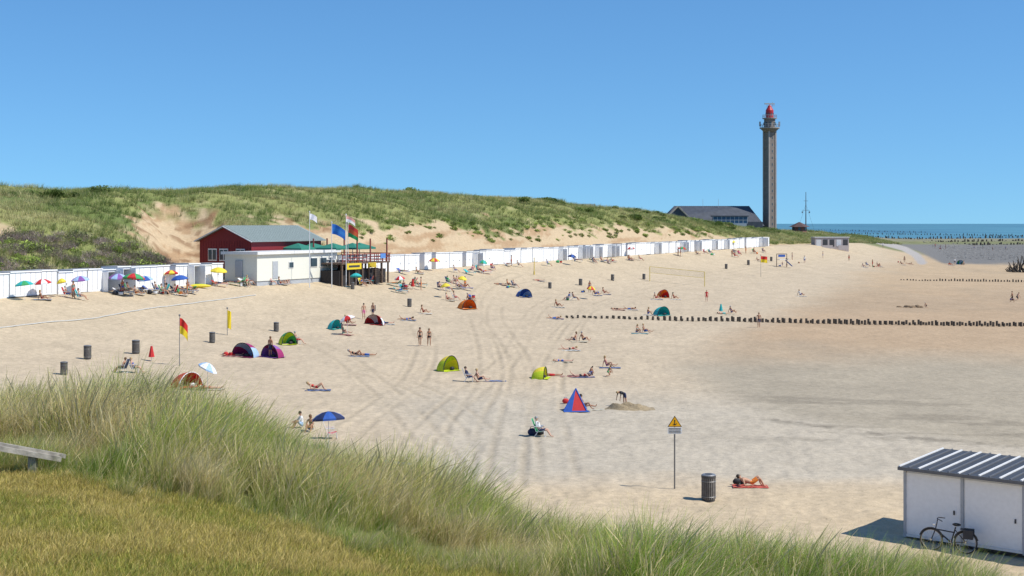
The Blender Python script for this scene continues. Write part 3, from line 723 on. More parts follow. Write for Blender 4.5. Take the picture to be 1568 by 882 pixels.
# container kiosk
x,y,z=G(1274,381);pk=y/F;b=MB();W=54*pk;Hh=17*pk
b.box((0,1.5,Hh/2-.5),(W,3,Hh+1),0);b.box((0,1.5,Hh+.08),(W+.4,3.4,.16),1)
for i in range(5): b.box((-W/2+W*(i+.5)/5,-.03,Hh*.5),(W/5-.6,.06,Hh*.62),2 if i in(1,2,4) else 1)
b.box((W*.3,-1,.3),(3,.1,1.2),0);b.box((-W*.2,-1.6,.5),(3,.1,.9),0)
obj('beach_kiosk',b.mesh('beach_kiosk',[mat((.42,.37,.36),.7,name='kiosk_walls'),LGREY,DARK]),(x,y,z),.15)
# dune lookout platform
s=line_s(888,-36);x,y=xy(s,-36);z=h1(x,y);b=MB();b.box((0,0,1.3),(8,3,.15),0)
for i in range(7): b.box((-3.9+i*1.3,-1.4,.9),(.15,.15,2.4),0)
b.box((0,-1.45,2.1),(8,.1,.12),0);b.box((0,-1.45,1.8),(8,.1,.1),0);b.box((-5,0,1),(3,1.4,.12),0,R=Matrix.Rotation(-.3,3,'Y'))
obj('dune_lookout_platform',b.mesh('dune_lookout_platform',[TIMB]),(x,y,z-.7),HROT*.3,.85)
# ------------------------------------------------------------------ near hut row bottom right
hx,hy,hz0=G(1385,823);dirv=Vector((3.5,-3.0,0)).normalized();ra=math.atan2(dirv.y,dirv.x)
hh=108*hy/F
e=empty('white_beach_cabin',(hx,hy,hz0),ra);WW=2.35;Dp=3.6
b=MB();b.box((WW*2,Dp/2,hh/2+.06),(WW*4,Dp,hh-.12),0)
for i in range(4):
    b.box((WW*(i+.5),-.014,hh/2+.02),(WW-.16,.026,hh-.42),0)
obj('cabin_walls',b.mesh('cabin_walls',[WHITE]),parent=e)
b=MB()
for i in range(5): b.box((WW*i if i else .04,-.04,hh/2+.02),(.10,.07,hh-.02),0)
b.box((WW*2,-.03,.12),(WW*4,.05,.10),1);b.box((WW*2,Dp/2,0.0),(WW*4-.2,Dp-.3,.16),2);b.box((-.03,Dp/2,.10),(.05,Dp,.10),1)
for i in range(4): b.box((WW*(i+.5)+.85,-.05,hh*.45),(.05,.05,.16),2)
obj('posts_and_sill',b.mesh('posts_and_sill',[GREY,TRIM,DARK]),parent=e)
b=MB();R=Matrix.Rotation(.05,3,'X')
b.box((WW*2,Dp/2,hh+.10),(WW*4+.3,Dp+.5,.07),0,R=R);b.box((WW*2,-.28,hh-.03),(WW*4+.3,.04,.13),1)
for i in range(25):
    b.box((-.1+WW*4.05*i/24,Dp/2,hh+.155),(.045 if i%2 else .07,Dp+.5,.045),1 if i%2 else 2,R=R)
obj('metal_roof',b.mesh('metal_roof',[mat((.06,.065,.075),.55,name='dark_metal_roof'),mat((.14,.145,.155),.5,name='grey_rib'),TRIM]),parent=e)
# ------------------------------------------------------------------ bicycle
def bicycle(loc,rz,sc=1):
    b=MB();R=.34
    for cx in(-.53,.53):
        b.ring((cx,0,R),R,.026,'Y',28,0);b.ring((cx,0,R),R-.03,.010,'Y',28,1)
        for i in range(12):
            t=i/12*6.283;b.cyl((cx,0,R),(cx+(R-.03)*math.cos(t),0,R+(R-.03)*math.sin(t)),.003,.003,3,1)
        b.cyl((cx,-.05,R),(cx,.05,R),.03,.03,8,1)
        b.tube([(cx+(R+.04)*math.cos(t),0,R+(R+.04)*math.sin(t)) for t in np.linspace(.3,2.9,9)],.02,4,2)
    bb=(-.08,0,.30);st=(-.22,0,.80);hd=(.36,0,.86);hb=(.40,0,.68)
    b.tube([bb,st],.022,6,2);b.tube([bb,hb],.024,6,2);b.tube([(-.2,0,.62),hb],.02,6,2);b.tube([hb,(.53,0,R)],.018,6,2);b.tube([(-.53,.0,R),bb],.014,5,2);b.tube([(-.53,0,R),(-.19,0,.72)],.014,5,2)
    b.tube([hb,hd,(.33,0,1.02)],.018,6,2);b.tube([(.15,-.27,1.0),(.33,-.1,1.04),(.33,.1,1.04),(.15,.27,1.0)],.015,5,2)
    b.ball((-.25,0,.88),(.14,.09,.05),0,8);b.tube([st,(-.24,0,.88)],.014,5,1)
    b.box((-.58,0,.76),(.42,.14,.02),0);b.tube([(-.75,0,.76),(-.53,0,R)],.008,4,0)
    b.box((-.62,.14,.62),(.30,.09,.28),3);b.box((-.62,-.14,.62),(.30,.09,.28),3)
    b.ring((-.08,0,.30),.09,.008,'Y',14,1);b.tube([(-.08,-.1,.2),(-.08,-.1,.3),(-.08,.1,.3),(-.08,.1,.4)],.01,4,1)
    b.ball((.45,0,.83),.05,4,6);b.tube([(-.35,.05,.3),(-.42,.18,0)],.01,4,1)
    return obj('bicycle',b.mesh('bicycle',[mat((.02,.02,.02),.6,name='rubber'),mat((.5,.5,.52),.3,metal=.8,name='chrome'),mat((.03,.03,.035),.3,name='black_frame'),mat((.05,.05,.055),.8,name='pannier'),TRIM]),loc,rz,sc)
lxb,lyb=2.15,-.85
bx_=hx+math.cos(ra)*lxb-math.sin(ra)*lyb;by_=hy+math.sin(ra)*lxb+math.cos(ra)*lyb
bicycle((bx_,by_,h1(bx_,by_)),math.radians(180)+ra+.25,1.18)
# ------------------------------------------------------------------ bins / sign / rail
def bin_mesh(rich):
    b=MB();n=20;R=.29;h=1.12
    b.cyl((0,0,.0),(0,0,.07),.26,.26,n,1);b.cyl((0,0,.07),(0,0,h-.16),R-.03,R-.03,n,1)
    for i in range(n):
        t=i/n*6.283;b.box(((R-.015)*math.cos(t),(R-.015)*math.sin(t),h/2),(.03,.062,h-.22),0,t)
    b.cyl((0,0,h-.16),(0,0,h-.06),R+.01,R+.01,n,1);b.cyl((0,0,h-.06),(0,0,h-.02),R+.01,R-.04,n,2);b.ring((0,0,.2),R+.005,.012,'Z',n,2);b.ring((0,0,h-.3),R+.005,.012,'Z',n,2)
    b.cyl((0,0,h-.05),(0,0,h-.015),.16,.16,12,3)
    return b.mesh('litter_bin',[mat((.16,.145,.13),.6,var=.3,name='bin_slats'),mat((.07,.065,.06),.6,name='bin_body'),mat((.3,.3,.3),.4,metal=.5,name='bin_steel'),DARK])
BM_=bin_mesh(1)
for u,vb_,hp in [(98,574,21),(134,550,22),(208,542,22),(325,525,17),(423,508,15),(627,470,13),(842,442,10),(889,437,10.5),(938,430,10),(986,428,9),(1112,412,8),(1146,406,8),(1181,400,7),(1085,767,42),(573,476,9),(540,443,11)]:
    x,y,z=G(u,vb_);sc=hp*y/F/1.12;obj('litter_bin',BM_,(x,y,z-.02),random.uniform(0,6),(min(sc,1.1),min(sc,1.1),sc))
x,y,z=G(1033,749);hs=112*y/F;p=y/F
b=MB();b.cyl((0,0,-.3),(0,0,hs-28*p),.035,.035,8,0)
b.cyl((0,0,hs-28*p),(0,0,hs-1*p),.03,.03,6,0)
w2=11*p;zt_=hs;zb_=hs-17*p
def tri(s,yy,mi,cz=0):
    c=(zt_+2*zb_)/3
    vs=[(0,yy,c+(zt_-c)*s),(-w2*s,yy,c+(zb_-c)*s),(w2*s,yy,c+(zb_-c)*s)]
    b.add(vs+[(q[0],yy+.01,q[2]) for q in vs],[(0,1,2),(3,5,4),(0,3,4,1),(1,4,5,2),(2,5,3,0)],mi)
tri(1.0,-.05,2);tri(.84,-.062,3)
b.box((0,-.066,(zt_*.42+zb_*.58)),(.035,.006,.20),2);b.box((-.04,-.066,zb_+.11),(.1,.006,.03),2,R=Matrix.Rotation(.6,3,'Y'));b.box((.05,-.066,zb_+.12),(.1,.006,.03),2,R=Matrix.Rotation(-.7,3,'Y'));b.ball((0,-.066,zb_+.30),(.03,.005,.03),2,8)
b.box((0,-.055,zb_-.17),(w2*2,.015,.30),1)
for i in range(4): b.box((0,-.066,zb_-.07-.065*i),(w2*1.7,.004,.026),2)
obj('warning_sign',b.mesh('warning_sign',[mat((.2,.2,.2),.4,metal=.5,name='sign_pole'),TRIM,mat((.02,.02,.02),.5,name='sign_black'),mat((.85,.42,.0),.5,name='sign_yellow')]),(x,y,z))
# weathered rail foreground left
GW=mat((.34,.31,.26),.9,var=.5,scale=9,bump=.8,name='weathered_wood')
x0_,y0_=(-70-CU)/F*14.2,14.2;x1_,y1_=(92-CU)/F*14.8,14.8
z0_=CZ-(674-HV)/F*14.2;z1_=CZ-(703-HV)/F*14.8
b=MB();dv=Vector((x1_-x0_,y1_-y0_,z1_-z0_));Ln=dv.length;Rq=dv.to_track_quat('X','Z').to_matrix();c=Vector((x0_+x1_,y0_+y1_,z0_+z1_))/2
b.box(c,(Ln,.09,.05),0,R=Rq);b.box(c+Vector((.02,.12,.01)),(Ln*.98,.09,.04),0,R=Rq)
for t in(.1,.72):
    q_=Vector((x0_,y0_,z0_)).lerp(Vector((x1_,y1_,z1_)),t);b.box((q_.x,q_.y+.05,q_.z-.28),(.08,.08,.5),0)
obj('weathered_bench',b.mesh('weathered_bench',[GW]))
# hose line on beach left
b=MB();pts=[G(u,v) for u,v in [(-30,506),(60,496),(150,488),(210,477),(260,470),(330,461),(400,452)]]
P2=[]
for a,c in zip(pts[:-1],pts[1:]):
    for i in range(8):
        t=i/8;x=a[0]+(c[0]-a[0])*t;y=a[1]+(c[1]-a[1])*t+.12*math.sin(i*1.3);P2.append((x,y,h1(x,y)+.07))
b.tube(P2,.05,5,0);obj('beach_hose',b.mesh('beach_hose',[mat((.55,.54,.5),.6,name='grey_hose')]))
# volleyball net and post
NETM=mat((.65,.5,.12),.7,name='yellow_tape')
def net(u0,v0,u1,v1,h=2.4):
    a=Vector(G(u0,v0));c=Vector(G(u1,v1));b=MB()
    for p in(a,c): b.cyl((p.x,p.y,p.z-.2),(p.x,p.y,p.z+h),.06,.06,8,0)
    top=[a+Vector((0,0,h)),c+Vector((0,0,h))];bot=[a+Vector((0,0,h-1)),c+Vector((0,0,h-1))]
    b.tube(top,.045,4,0);b.tube(bot,.035,4,0)
    for i in range(1,48): b.cyl(top[0].lerp(top[1],i/48),bot[0].lerp(bot[1],i/48),.006,.006,3,1)
    for i in range(1,8): b.cyl(top[0].lerp(bot[0],i/8),top[1].lerp(bot[1],i/8),.006,.006,3,1)
    obj('volleyball_net',b.mesh('volleyball_net',[NETM,mat((.3,.28,.22),.8,name='netting')]))
net(995,431,1079,439)
x,y,z=G(818,421);b=MB();b.cyl((0,0,-.2),(0,0,2.5),.07,.06,8,0);b.cyl((0,0,0),(0,0,.5),.12,.12,8,0);b.ball((0,0,2.5),.09,0,6);obj('volleyball_post',b.mesh('volleyball_post',[NETM]),(x,y,z))
# ------------------------------------------------------------------ PEOPLE
def nrm(t): return Vector(t).normalized()
POSES={
'stand':dict(T=(0,0,1),Hd=(.05,0,1),aL=((.05,.18,-1),(.2,.05,-1)),aR=((-.05,-.18,-1),(.15,-.05,-1)),lL=((.04,.05,-1),(-.04,.02,-1),(1,.15,-.25)),lR=((.0,-.05,-1),(-.04,-.02,-1),(1,-.15,-.25))),
'walk':dict(T=(.04,0,1),Hd=(.05,0,1),aL=((-.4,.15,-1),(-.1,.05,-1)),aR=((.35,-.15,-1),(.6,-.03,-1)),lL=((.42,.02,-1),(.08,0,-1),(1,.1,.05)),lR=((-.22,-.02,-1),(-.55,0,-1),(.8,-.1,-.6))),
'sit':dict(T=(-.32,0,1),Hd=(.1,0,1),aL=((-.45,.25,-1),(-.15,.1,-1)),aR=((.5,-.15,-.8),(.9,0,.1)),lL=((1,.15,.10),(1,.05,-.18),(.3,.1,1)),lR=((.8,-.12,.65),(.55,0,-1),(1,-.1,-.1))),
'hug':dict(T=(.1,0,1),Hd=(.35,0,1),aL=((.6,.15,-.8),(.9,-.25,-.15)),aR=((.6,-.15,-.8),(.9,.25,-.15)),lL=((.75,.1,.75),(.45,0,-1),(1,.1,-.1)),lR=((.75,-.1,.7),(.5,0,-1),(1,-.1,-.1))),
'chair':dict(T=(-.40,0,1),Hd=(0,0,1),aL=((.15,.3,-1),(.95,.05,-.05)),aR=((.15,-.3,-1),(.95,-.05,-.05)),lL=((1,.12,.12),(.5,.02,-1),(1,.1,-.05)),lR=((1,-.12,.1),(.7,-.02,-1),(1,-.1,.1))),
'supine':dict(T=(-1,0,.06),Hd=(-1,0,.15),aL=((.9,.45,-.08),(1,-.1,0)),aR=((-.3,-.9,0),(-.9,.3,.1)),lL=((1,.12,0),(1,.02,-.03),(.5,.3,1)),lR=((1,-.12,0),(1,-.05,-.03),(.5,-.3,1))),
'knees':dict(T=(-1,0,.35),Hd=(-.7,0,.7),aL=((.5,.4,-.6),(.9,-.1,.1)),aR=((.2,-.5,-.8),(.9,-.1,.1)),lL=((.8,.08,.8),(.35,0,-1),(1,.1,-.1)),lR=((.85,-.1,.6),(.55,0,-1),(1,-.1,-.1))),
'prone':dict(T=(1,0,.12),Hd=(1,0,.5),aL=((.5,.6,-.4),(.8,-.5,.0)),aR=((.5,-.6,-.4),(.8,.5,0)),lL=((-1,.12,-.02),(-1,0,.02),(-1,.1,-.1)),lR=((-1,-.12,-.02),(-.8,0,.6),(-.3,0,1))),
'bend':dict(T=(.92,0,.32),Hd=(.9,0,-.15),aL=((.25,.12,-1),(.2,0,-1)),aR=((.35,-.12,-1),(.2,0,-1)),lL=((-.02,.2,-1),(-.1,.05,-1),(1,.15,-.15)),lR=((-.12,-.2,-1),(-.05,-.05,-1),(1,-.15,-.15))),
'crouch':dict(T=(.55,0,1),Hd=(.6,0,.9),aL=((.5,.12,-1),(.4,0,-1)),aR=((.7,-.1,-.9),(.3,0,-1)),lL=((.95,.25,.05),(-.6,0,-1),(1,.1,-.1)),lR=((.5,-.25,-.85),(-1,0,-.12),(-.6,0,-.8))),
}
_pc={}
def person_mesh(pose,style):
    key=(pose,style)
    if key in _pc: return _pc[key]
    p=POSES[pose];T=nrm(p['T']);Lv=Vector((0,1,0));Fv=Lv.cross(T);Hd=nrm(p['Hd'])
    fem=style=='bikini';sw=.155 if fem else .185;hw=.095 if fem else .085
    V=[];R=[];E=[];roots=[];SEG=[]
    def av(c,r,par=None,root=False,tag=None):
        V.append(Vector(c));R.append(r);i=len(V)-1
        if par is not None:
            E.append((par,i))
            if tag: SEG.append((V[par],V[i],tag))
        if root: roots.append(i)
        return i
    P=Vector((0,0,0))
    pel=av(P,(.115,.14) if fem else (.11,.125),root=True)
    wai=av(P+T*.16,(.085,.10) if fem else (.10,.115),pel,tag='torso')
    che=av(P+T*.33,(.105,.125) if fem else (.115,.145),wai,tag='torso')
    uc=av(P+T*.445,(.085,.10),che,tag='torso')
    nk=av(P+T*.52,.048,uc,tag='neck');n2v=P+T*.52
    hb=av(n2v+Hd*.075,.062,nk,tag='head');hm_=av(n2v+Hd*.14+Fv*.012,.088,hb,tag='head');hc=av(n2v+Hd*.215+Fv*-.005,.078,hm_,tag='head')
    head_c=n2v+Hd*.145
    for sgn,nm,ln in((1,'aL','lL'),(-1,'aR','lR')):
        sh=av(P+T*.445+Lv*sgn*sw,.058,uc,tag='torso')
        ua=nrm(p[nm][0]);fa=nrm(p[nm][1])
        o=V[sh];m1=av(o+ua*.14,.047,sh,tag='uarm');el=av(o+ua*.285,.036,m1,tag='uarm');m2_=av(o+ua*.285+fa*.09,.038,el,tag='farm');wr=av(o+ua*.285+fa*.245,.024,m2_,tag='farm')
        q=V[wr];side=fa.cross(Vector((0,0,1)) if abs(fa.z)<.9 else Vector((1,0,0))).normalized();up=side.cross(fa)
        pm=av(q+fa*.05,(.034,.022),wr,tag='hand');pe=av(q+fa*.09,(.036,.018),pm,tag='hand')
        for k,(off,lg) in enumerate(((-.030,.060),(-.010,.075),(.010,.070),(.030,.052))):
            b0=q+fa*.075+side*off
            a0=av(b0,.010,None,True);a1=av(b0+fa*lg*.5-up*.004,.0095,a0,tag='hand');av(b0+fa*lg-up*.016,.0075,a1,tag='hand')
        b0=q+fa*.03+side*.02;d2=(fa*.6+side*.8).normalized();a0=av(b0,.012,None,True);a1=av(b0+d2*.035,.011,a0,tag='hand');av(b0+d2*.045+fa*.03,.009,a1,tag='hand')
        th,shn,ft=[nrm(t) for t in p[ln]]
        hp=av(P-T*.02+Lv*sgn*hw,.095 if fem else .088,pel,tag='hip')
        o=V[hp];t1=av(o+th*.18,.080,hp,tag='thigh');kn=av(o+th*.41,.053,t1,tag='thigh');k=V[kn]
        c1=av(k+shn*.13,.056,kn,tag='shin');an=av(k+shn*.395,.036,c1,tag='shin');aa=V[an]
        f1=av(aa+shn*.03+ft*.07,(.036,.03),an,tag='foot');av(aa+shn*.04+ft*.17,(.034,.018),f1,tag='foot')
    me=bpy.data.meshes.new('tmp');me.from_pydata([tuple(v) for v in V],E,[])
    o=bpy.data.objects.new('tmp',me);COL.objects.link(o)
    md=o.modifiers.new('skin','SKIN');md.use_smooth_shade=True
    sv=me.skin_vertices
    if len(sv)==0:
        bpy.context.view_layer.objects.active=o
        bmm=bmesh.new();bmm.from_mesh(me);bmm.verts.layers.skin.verify();bmm.to_mesh(me);bmm.free();sv=me.skin_vertices
    for i,r in enumerate(R):
        sv[0].data[i].radius=r if isinstance(r,tuple) else (r,r);sv[0].data[i].use_root=(i in roots)
    ss=o.modifiers.new('sub','SUBSURF');ss.levels=1;ss.render_levels=1
    dg=bpy.context.evaluated_depsgraph_get();dg.update()
    m2=bpy.data.meshes.new_from_object(o.evaluated_get(dg))
    bpy.data.objects.remove(o)
    verts=[v.co.copy() for v in m2.vertices];faces=[tuple(f.vertices) for f in m2.polygons];mi=[]
    for f in m2.polygons:
        c=f.center;best=9;tag='';tp=0
        for a,b_,tg in SEG:
            d=b_-a;t=max(0,min(1,(c-a).dot(d)/d.length_squared));q=(a+d*t-c).length
            if q<best: best=q;tag=tg;tp=t;ba=a
        tt_=(c-P).dot(T);r=0
        hipd=min((c-(P-T*.02+Lv*s_*hw)).length for s_ in(1,-1))
        if style=='shorts':
            if tag in('hip',) or (tag=='torso' and tt_<.07) or (tag=='thigh' and hipd<.30): r=2
        elif style=='shirt':
            if tag=='hip' or (tag=='thigh' and hipd<.33): r=2
            elif tag=='torso' or (tag=='uarm' and (c-(P+T*.445)).length<.38): r=1
        else:
            if tag=='hip' or (tag=='torso' and tt_<.05) or(tag=='thigh' and hipd<.13): r=2
            elif tag=='torso' and .27<tt_<.37: r=1
        mi.append(r)
    b=MB();b.v=[tuple(v) for v in verts];b.f=faces;b.m=mi
    Hf=Lv.cross(Hd).normalized()
    RM=Matrix((Hf,Lv,Hd)).transposed()
    hcn=head_c
    b.ball(hcn-Hf*.014+Hd*.030,(.096,.087,.100),3,12,RM)
    if fem: b.ball(hcn-Hf*.06-Hd*.05,(.045,.075,.12),3,8,RM)
    b.ball(hcn+Hf*.094-Hd*.012,(.018,.012,.022),0,6,RM)
    for s_ in(1,-1):
        b.ball(hcn+Hf*.086+Lv*s_*.030+Hd*.010,(.008,.011,.007),4,6,RM);b.ball(hcn+Lv*s_*.088-Hf*.005-Hd*.008,(.014,.009,.026),0,6,RM)
    b.ball(hcn+Hf*.082-Hd*.048,(.008,.022,.006),5,6,RM)
    mz=min(v[2] for v in b.v)
    b.v=[(v[0],v[1],v[2]-mz) for v in b.v]
    dummy=[mat((.5,.3,.2)) for _ in range(6)]
    mm=b.mesh('person_'+pose+'_'+style,dummy,True)
    _pc[key]=(mm,-mz-.12);return _pc[key]
SK=[mat((.48,.27,.17),.55,var=.08,name='skin_tanned'),mat((.56,.34,.24),.55,var=.08,name='skin_light'),mat((.38,.19,.11),.55,var=.08,name='skin_dark_tan')]
HA=[mat((.03,.02,.012),.6,name='hair_dark'),mat((.16,.09,.04),.6,name='hair_brown'),mat((.42,.30,.14),.6,name='hair_blond'),mat((.3,.3,.3),.6,name='hair_grey')]
EY=mat((.02,.02,.02),.3,name='eye');LP=mat((.4,.12,.1),.5,name='lips')
CL={'k':(.02,.02,.025),'w':(.75,.75,.75),'r':(.55,.03,.03),'b':(.03,.10,.38),'n':(.02,.03,.09),'g':(.05,.35,.12),'y':(.75,.6,.05),'p':(.65,.15,.3),'o':(.75,.22,.03),'t':(.03,.42,.42),'l':(.50,.62,.02),'s':(.35,.5,.7),'v':(.25,.10,.35),'m':(.3,.02,.12)}
def cm(c): return mat(CL[c],.7,name='cloth_'+c)
TW=[(.45,.41,.34),(.20,.26,.36),(.5,.45,.33),(.36,.13,.11),(.16,.30,.30),(.55,.54,.5),(.08,.12,.25),(.42,.22,.2),(.3,.28,.4)]
def tw(c): return mat(TW[(ord(c)*7)%9],.85,name='towel_cloth')
pr=random.Random(5)
def person(u,v,pose,style,ang,top='k',bot='k',sc=1.0,skin=None,hair=None,dz=0,pos=None):
    me_,sz=person_mesh(pose,style)
    x,y,z=pos if pos else G(u,v)
    sk_=SK[skin if skin is not None else pr.randint(0,2)];hr=HA[hair if hair is not None else pr.randint(0,3)]
    nm={'shorts':'man','bikini':'woman','shirt':'beach_visitor'}[style]
    if sc<.75: nm='child'
    return obj(nm,me_,(x,y,z+dz),math.radians(ang),sc,mats=[sk_,cm(top),cm(bot),hr,EY,LP])
def chair_mesh():
    b=MB()
    for sy in(-.27,.27):
        b.tube([(.28,sy,.0),(.24,sy,.36),(-.22,sy,.30),(-.50,sy,1.0)],.014,5,1);b.tube([(-.34,sy,0),(.05,sy,.56),(-.34,sy,.60)],.013,5,1);b.box((-.08,sy,.585),(.45,.06,.03),1)
    b.add([(.26,-.26,.36),(.26,.26,.36),(-.0,.26,.29),(-.0,-.26,.29),(-.22,.26,.31),(-.22,-.26,.31)],[(0,1,2,3),(3,2,4,5)],0)
    b.add([(-.22,-.26,.31),(-.22,.26,.31),(-.38,.26,.66),(-.38,-.26,.66),(-.50,.26,1.0),(-.50,-.26,1.0)],[(0,1,2,3),(3,2,4,5)],0)
    b.box((-.34,0,.02),(.03,.54,.03),1);b.box((.28,0,.02),(.03,.54,.03),1)
    return b.mesh('beach_chair',[mat(CL['b']),POLE])
CHM=chair_mesh()
def lounger_mesh():
    b=MB()
    b.box((.35,0,.30),(1.3,.58,.05),0);b.box((-.52,0,.50),(.72,.58,.05),0,R=Matrix.Rotation(.65,3,'Y'))
    for x in(-.2,.9):
        for y in(-.26,.26): b.cyl((x,y,0),(x,y,.3),.02,.02,6,1)
    b.box((-.5,.0,.2),(.04,.5,.4),1);b.box((.35,.31,.3),(1.35,.04,.05),1);b.box((.35,-.31,.3),(1.35,.04,.05),1)
    return b.mesh('sun_lounger',[mat(CL['b']),POLE])
LOM=lounger_mesh()
def towel_mesh():
    b=MB();nx_,ny_=14,6;vs=[]
    for j in range(ny_+1):
        for i in range(nx_+1):
            vs.append((1.9*(i/nx_-.5),.85*(j/ny_-.5)+.03*math.sin(i),.055+.018*math.sin(i*1.7+j)+.012*math.sin(j*2.3)))
    b.v=vs
    for j in range(ny_):
        for i in range(nx_):
            a=j*(nx_+1)+i;b.f.append((a,a+1,a+nx_+2,a+nx_+1));b.m.append(1 if j in(1,4) else 0)
    return b.mesh('beach_towel',[mat(CL['r']),mat(CL['w'])],True)
TOM=towel_mesh()
def bag_mesh():
    b=MB();b.ball((0,0,.2),(.28,.15,.22),0,10);b.tube([(-.15,0,.36),(-.08,0,.5),(.08,0,.5),(.15,0,.36)],.015,5,1);b.box((.5,.1,.16),(.36,.26,.28),1);b.box((.5,.1,.32),(.38,.28,.05),0)
    return b.mesh('beach_bag',[mat(CL['b']),mat(CL['w'])],True)
BAM=bag_mesh()
def parasol_mesh(tilt=.15):
    b=MB();n=16;R0=1.0
    rings=[(0,.42),(.35,.36),(.7,.2),(1.0,0)]
    Rm=Matrix.Rotation(tilt,3,'X')
    def P3(t,k): 
        r,z=rings[k];sc=1-(.05 if (round(t/6.283*n)%2 and k==3) else 0)
        return Rm@Vector((r*R0*sc*math.cos(t),r*R0*sc*math.sin(t),z))+Vector((0,0,1.75))
    for i in range(n):
        t0,t1=i/n*6.283,(i+1)/n*6.283
        for k in range(3):
            a,b_,c,d=P3(t0,k),P3(t1,k),P3(t1,k+1),P3(t0,k+1)
            b.add([a,b_,c,d],[(0,3,2,1)],1 if (i//2)%2 else 0)
        a,c=P3(t0,3),P3(t1,3);b.add([a,c,c-Vector((0,0,.12)),a-Vector((0,0,.12))],[(0,3,2,1)],1 if (i//2)%2 else 0)
        if i%2==0: b.cyl(P3(t0,3)-Vector((0,0,.01)),Rm@Vector((0,0,.36))+Vector((0,0,1.73)),.007,.007,3,2)
    b.cyl((0,0,-.2),(0,0,1.75),.02,.02,8,2);b.cyl((0,0,1.75),Rm@Vector((0,0,.5))+Vector((0,0,1.75)),.018,.012,8,2)
    return b.mesh('parasol',[mat(CL['b']),mat(CL['w']),POLE],False)
PAM=[parasol_mesh(.12),parasol_mesh(.35)]
def parasol(u,vc,c1,c2=None,w=28,k=0,rz=None,hp=None):
    vb_=vc+24
    for _ in range(6):
        x,y,z=G(u,vb_);R=w/2*y/F;scl=max(.85,min(1.25,R));vb_=vc+1.75*scl*F/y
    x,y,z=G(u,vb_)
    obj('parasol',PAM[k],(x,y,z),rz if rz is not None else pr.uniform(0,6),(R,R,scl),mats=[cm(c1),cm(c2 or c1),POLE])
    return x,y,z
def tent_mesh(kind):
    b=MB()
    if kind=='dome':
        n,m=16,10
        def Pt(i,j):
            a=math.pi*i/n;e=min(math.pi*.5*j/m*1.12,1.57);ce=max(0,math.cos(e))
            return (-math.cos(a)*max(0,math.cos(e*.85))**.6,-.35+1.15*math.sin(e),math.sin(a)*ce**.7)
        for i in range(n):
            for j in range(m):
                b.add([Pt(i,j),Pt(i+1,j),Pt(i+1,j+1),Pt(i,j+1)],[(0,1,2,3)],1 if (i//4)%2 else 0)
        for i in range(n): b.cyl(Pt(i,0),Pt(i+1,0),.03,.03,5,2)
        b.add([(-1,-.7,.05),(1,-.7,.05),(1,.7,.05),(-1,.7,.05)],[(0,1,2,3)],0)
        b.ball((.3,-.2,.15),(.25,.18,.14),2,8)
    else:
        ap=(.05,.1,1.3);q=[(-.95,-.6,0),(.75,-.75,0),(1.0,.7,0),(-.7,.9,0)]
        mdp=(-.35,-.70,0.02)
        b.add([q[0],mdp,ap],[(0,1,2)],1);b.add([mdp,q[1],ap],[(0,1,2)],0);b.add([q[1],q[2],ap],[(0,1,2)],1);b.add([q[2],q[3],ap],[(0,1,2)],1);b.add([q[3],q[0],ap],[(0,1,2)],1)
        b.tube([q[0],ap],.05,5,1);b.tube([q[1],ap],.05,5,1);b.add([(-1,-1.3,.05),(.9,-1.4,.05),(.8,-.5,.05),(-.95,-.5,.05)],[(0,1,2,3)],1)
    return b.mesh('beach_tent',[mat(CL['r']),mat(CL['b']),DARK],False)
TM={k:tent_mesh(k) for k in('dome','pyramid')}
def tent(u,v,c1,c2,w,h,kind='dome',rz=0,c3='k'):
    x,y,z=G(u,v);R=w/2*y/F;Hh=h*y/F/(1.3 if kind!='dome' else 1.0)
    obj('beach_tent',TM[kind],(x,y,z-.03),rz,(R,R,Hh),mats=[cm(c1),cm(c2),cm(c3)])
def prop(name,me_,u,v,c1,c2='w',ang=0,dz=0,sc=1):
    x,y,z=G(u,v)
    if name=='beach_towel': return obj(name,me_,(x,y,z+dz-.02),math.radians(ang),.92,mats=[tw(c1),tw(c2)])
    return obj(name,me_,(x,y,z+dz),math.radians(ang),sc,mats=[cm(c1),cm(c2)] if name!='beach_chair' and name!='sun_lounger' else [cm(c1),POLE])
def seated(u,v,ang,style='shorts',top='b',bot='b',cc='n',**k):
    x,y,z=G(u,v);a=math.radians(ang)
    obj('beach_chair',CHM,(x,y,z),a,mats=[cm(cc),POLE])
    off=-(.05);person(0,0,'chair',style,ang,top,bot,pos=(x+math.cos(a)*off,y+math.sin(a)*off,z),**k)
tent(286,593,'r','r',50,24,rz=1.0,c3='w');tent(376,546,'m','s',42,22,rz=-.5);tent(417,547,'v','m',36,20,rz=-.6);tent(440,528,'l','g',28,20,rz=.8);tent(513,504,'t','t',24,15,rz=1.0)
tent(574,497,'r','w',30,16,rz=-.3);tent(686,568,'l','y',36,24,rz=.9);tent(829,579,'l','y',36,18,rz=1.4);tent(881,628,'r','b',42,33,'pyramid',rz=.1);tent(715,473,'o','o',30,15,rz=.8)
tent(802,455,'b','s',25,13,rz=.6);tent(1013,483,'t','t',27,14,rz=.7);tent(1015,456,'o','r',20,13,rz=.6);tent(1470,405,'s','g',12,7)
parasol(503,641,'n','b',52,0);parasol(318,564,'s','w',30,1,1.6);parasol(532,489,'r','w',26,1);parasol(37,436,'g','t',28);parasol(65,433,'r','w',26);parasol(94,432,'y','y',14);parasol(123,429,'s','v',28)
parasol(181,425,'v','s',28);parasol(205,426,'r','g',34);parasol(222,428,'s','b',24);parasol(262,419,'r','y',22);parasol(275,427,'b','b',26);parasol(335,415,'y','y',26);parasol(381,409,'y','y',24);parasol(415,410,'v','s',22);parasol(434,410,'n','b',24)
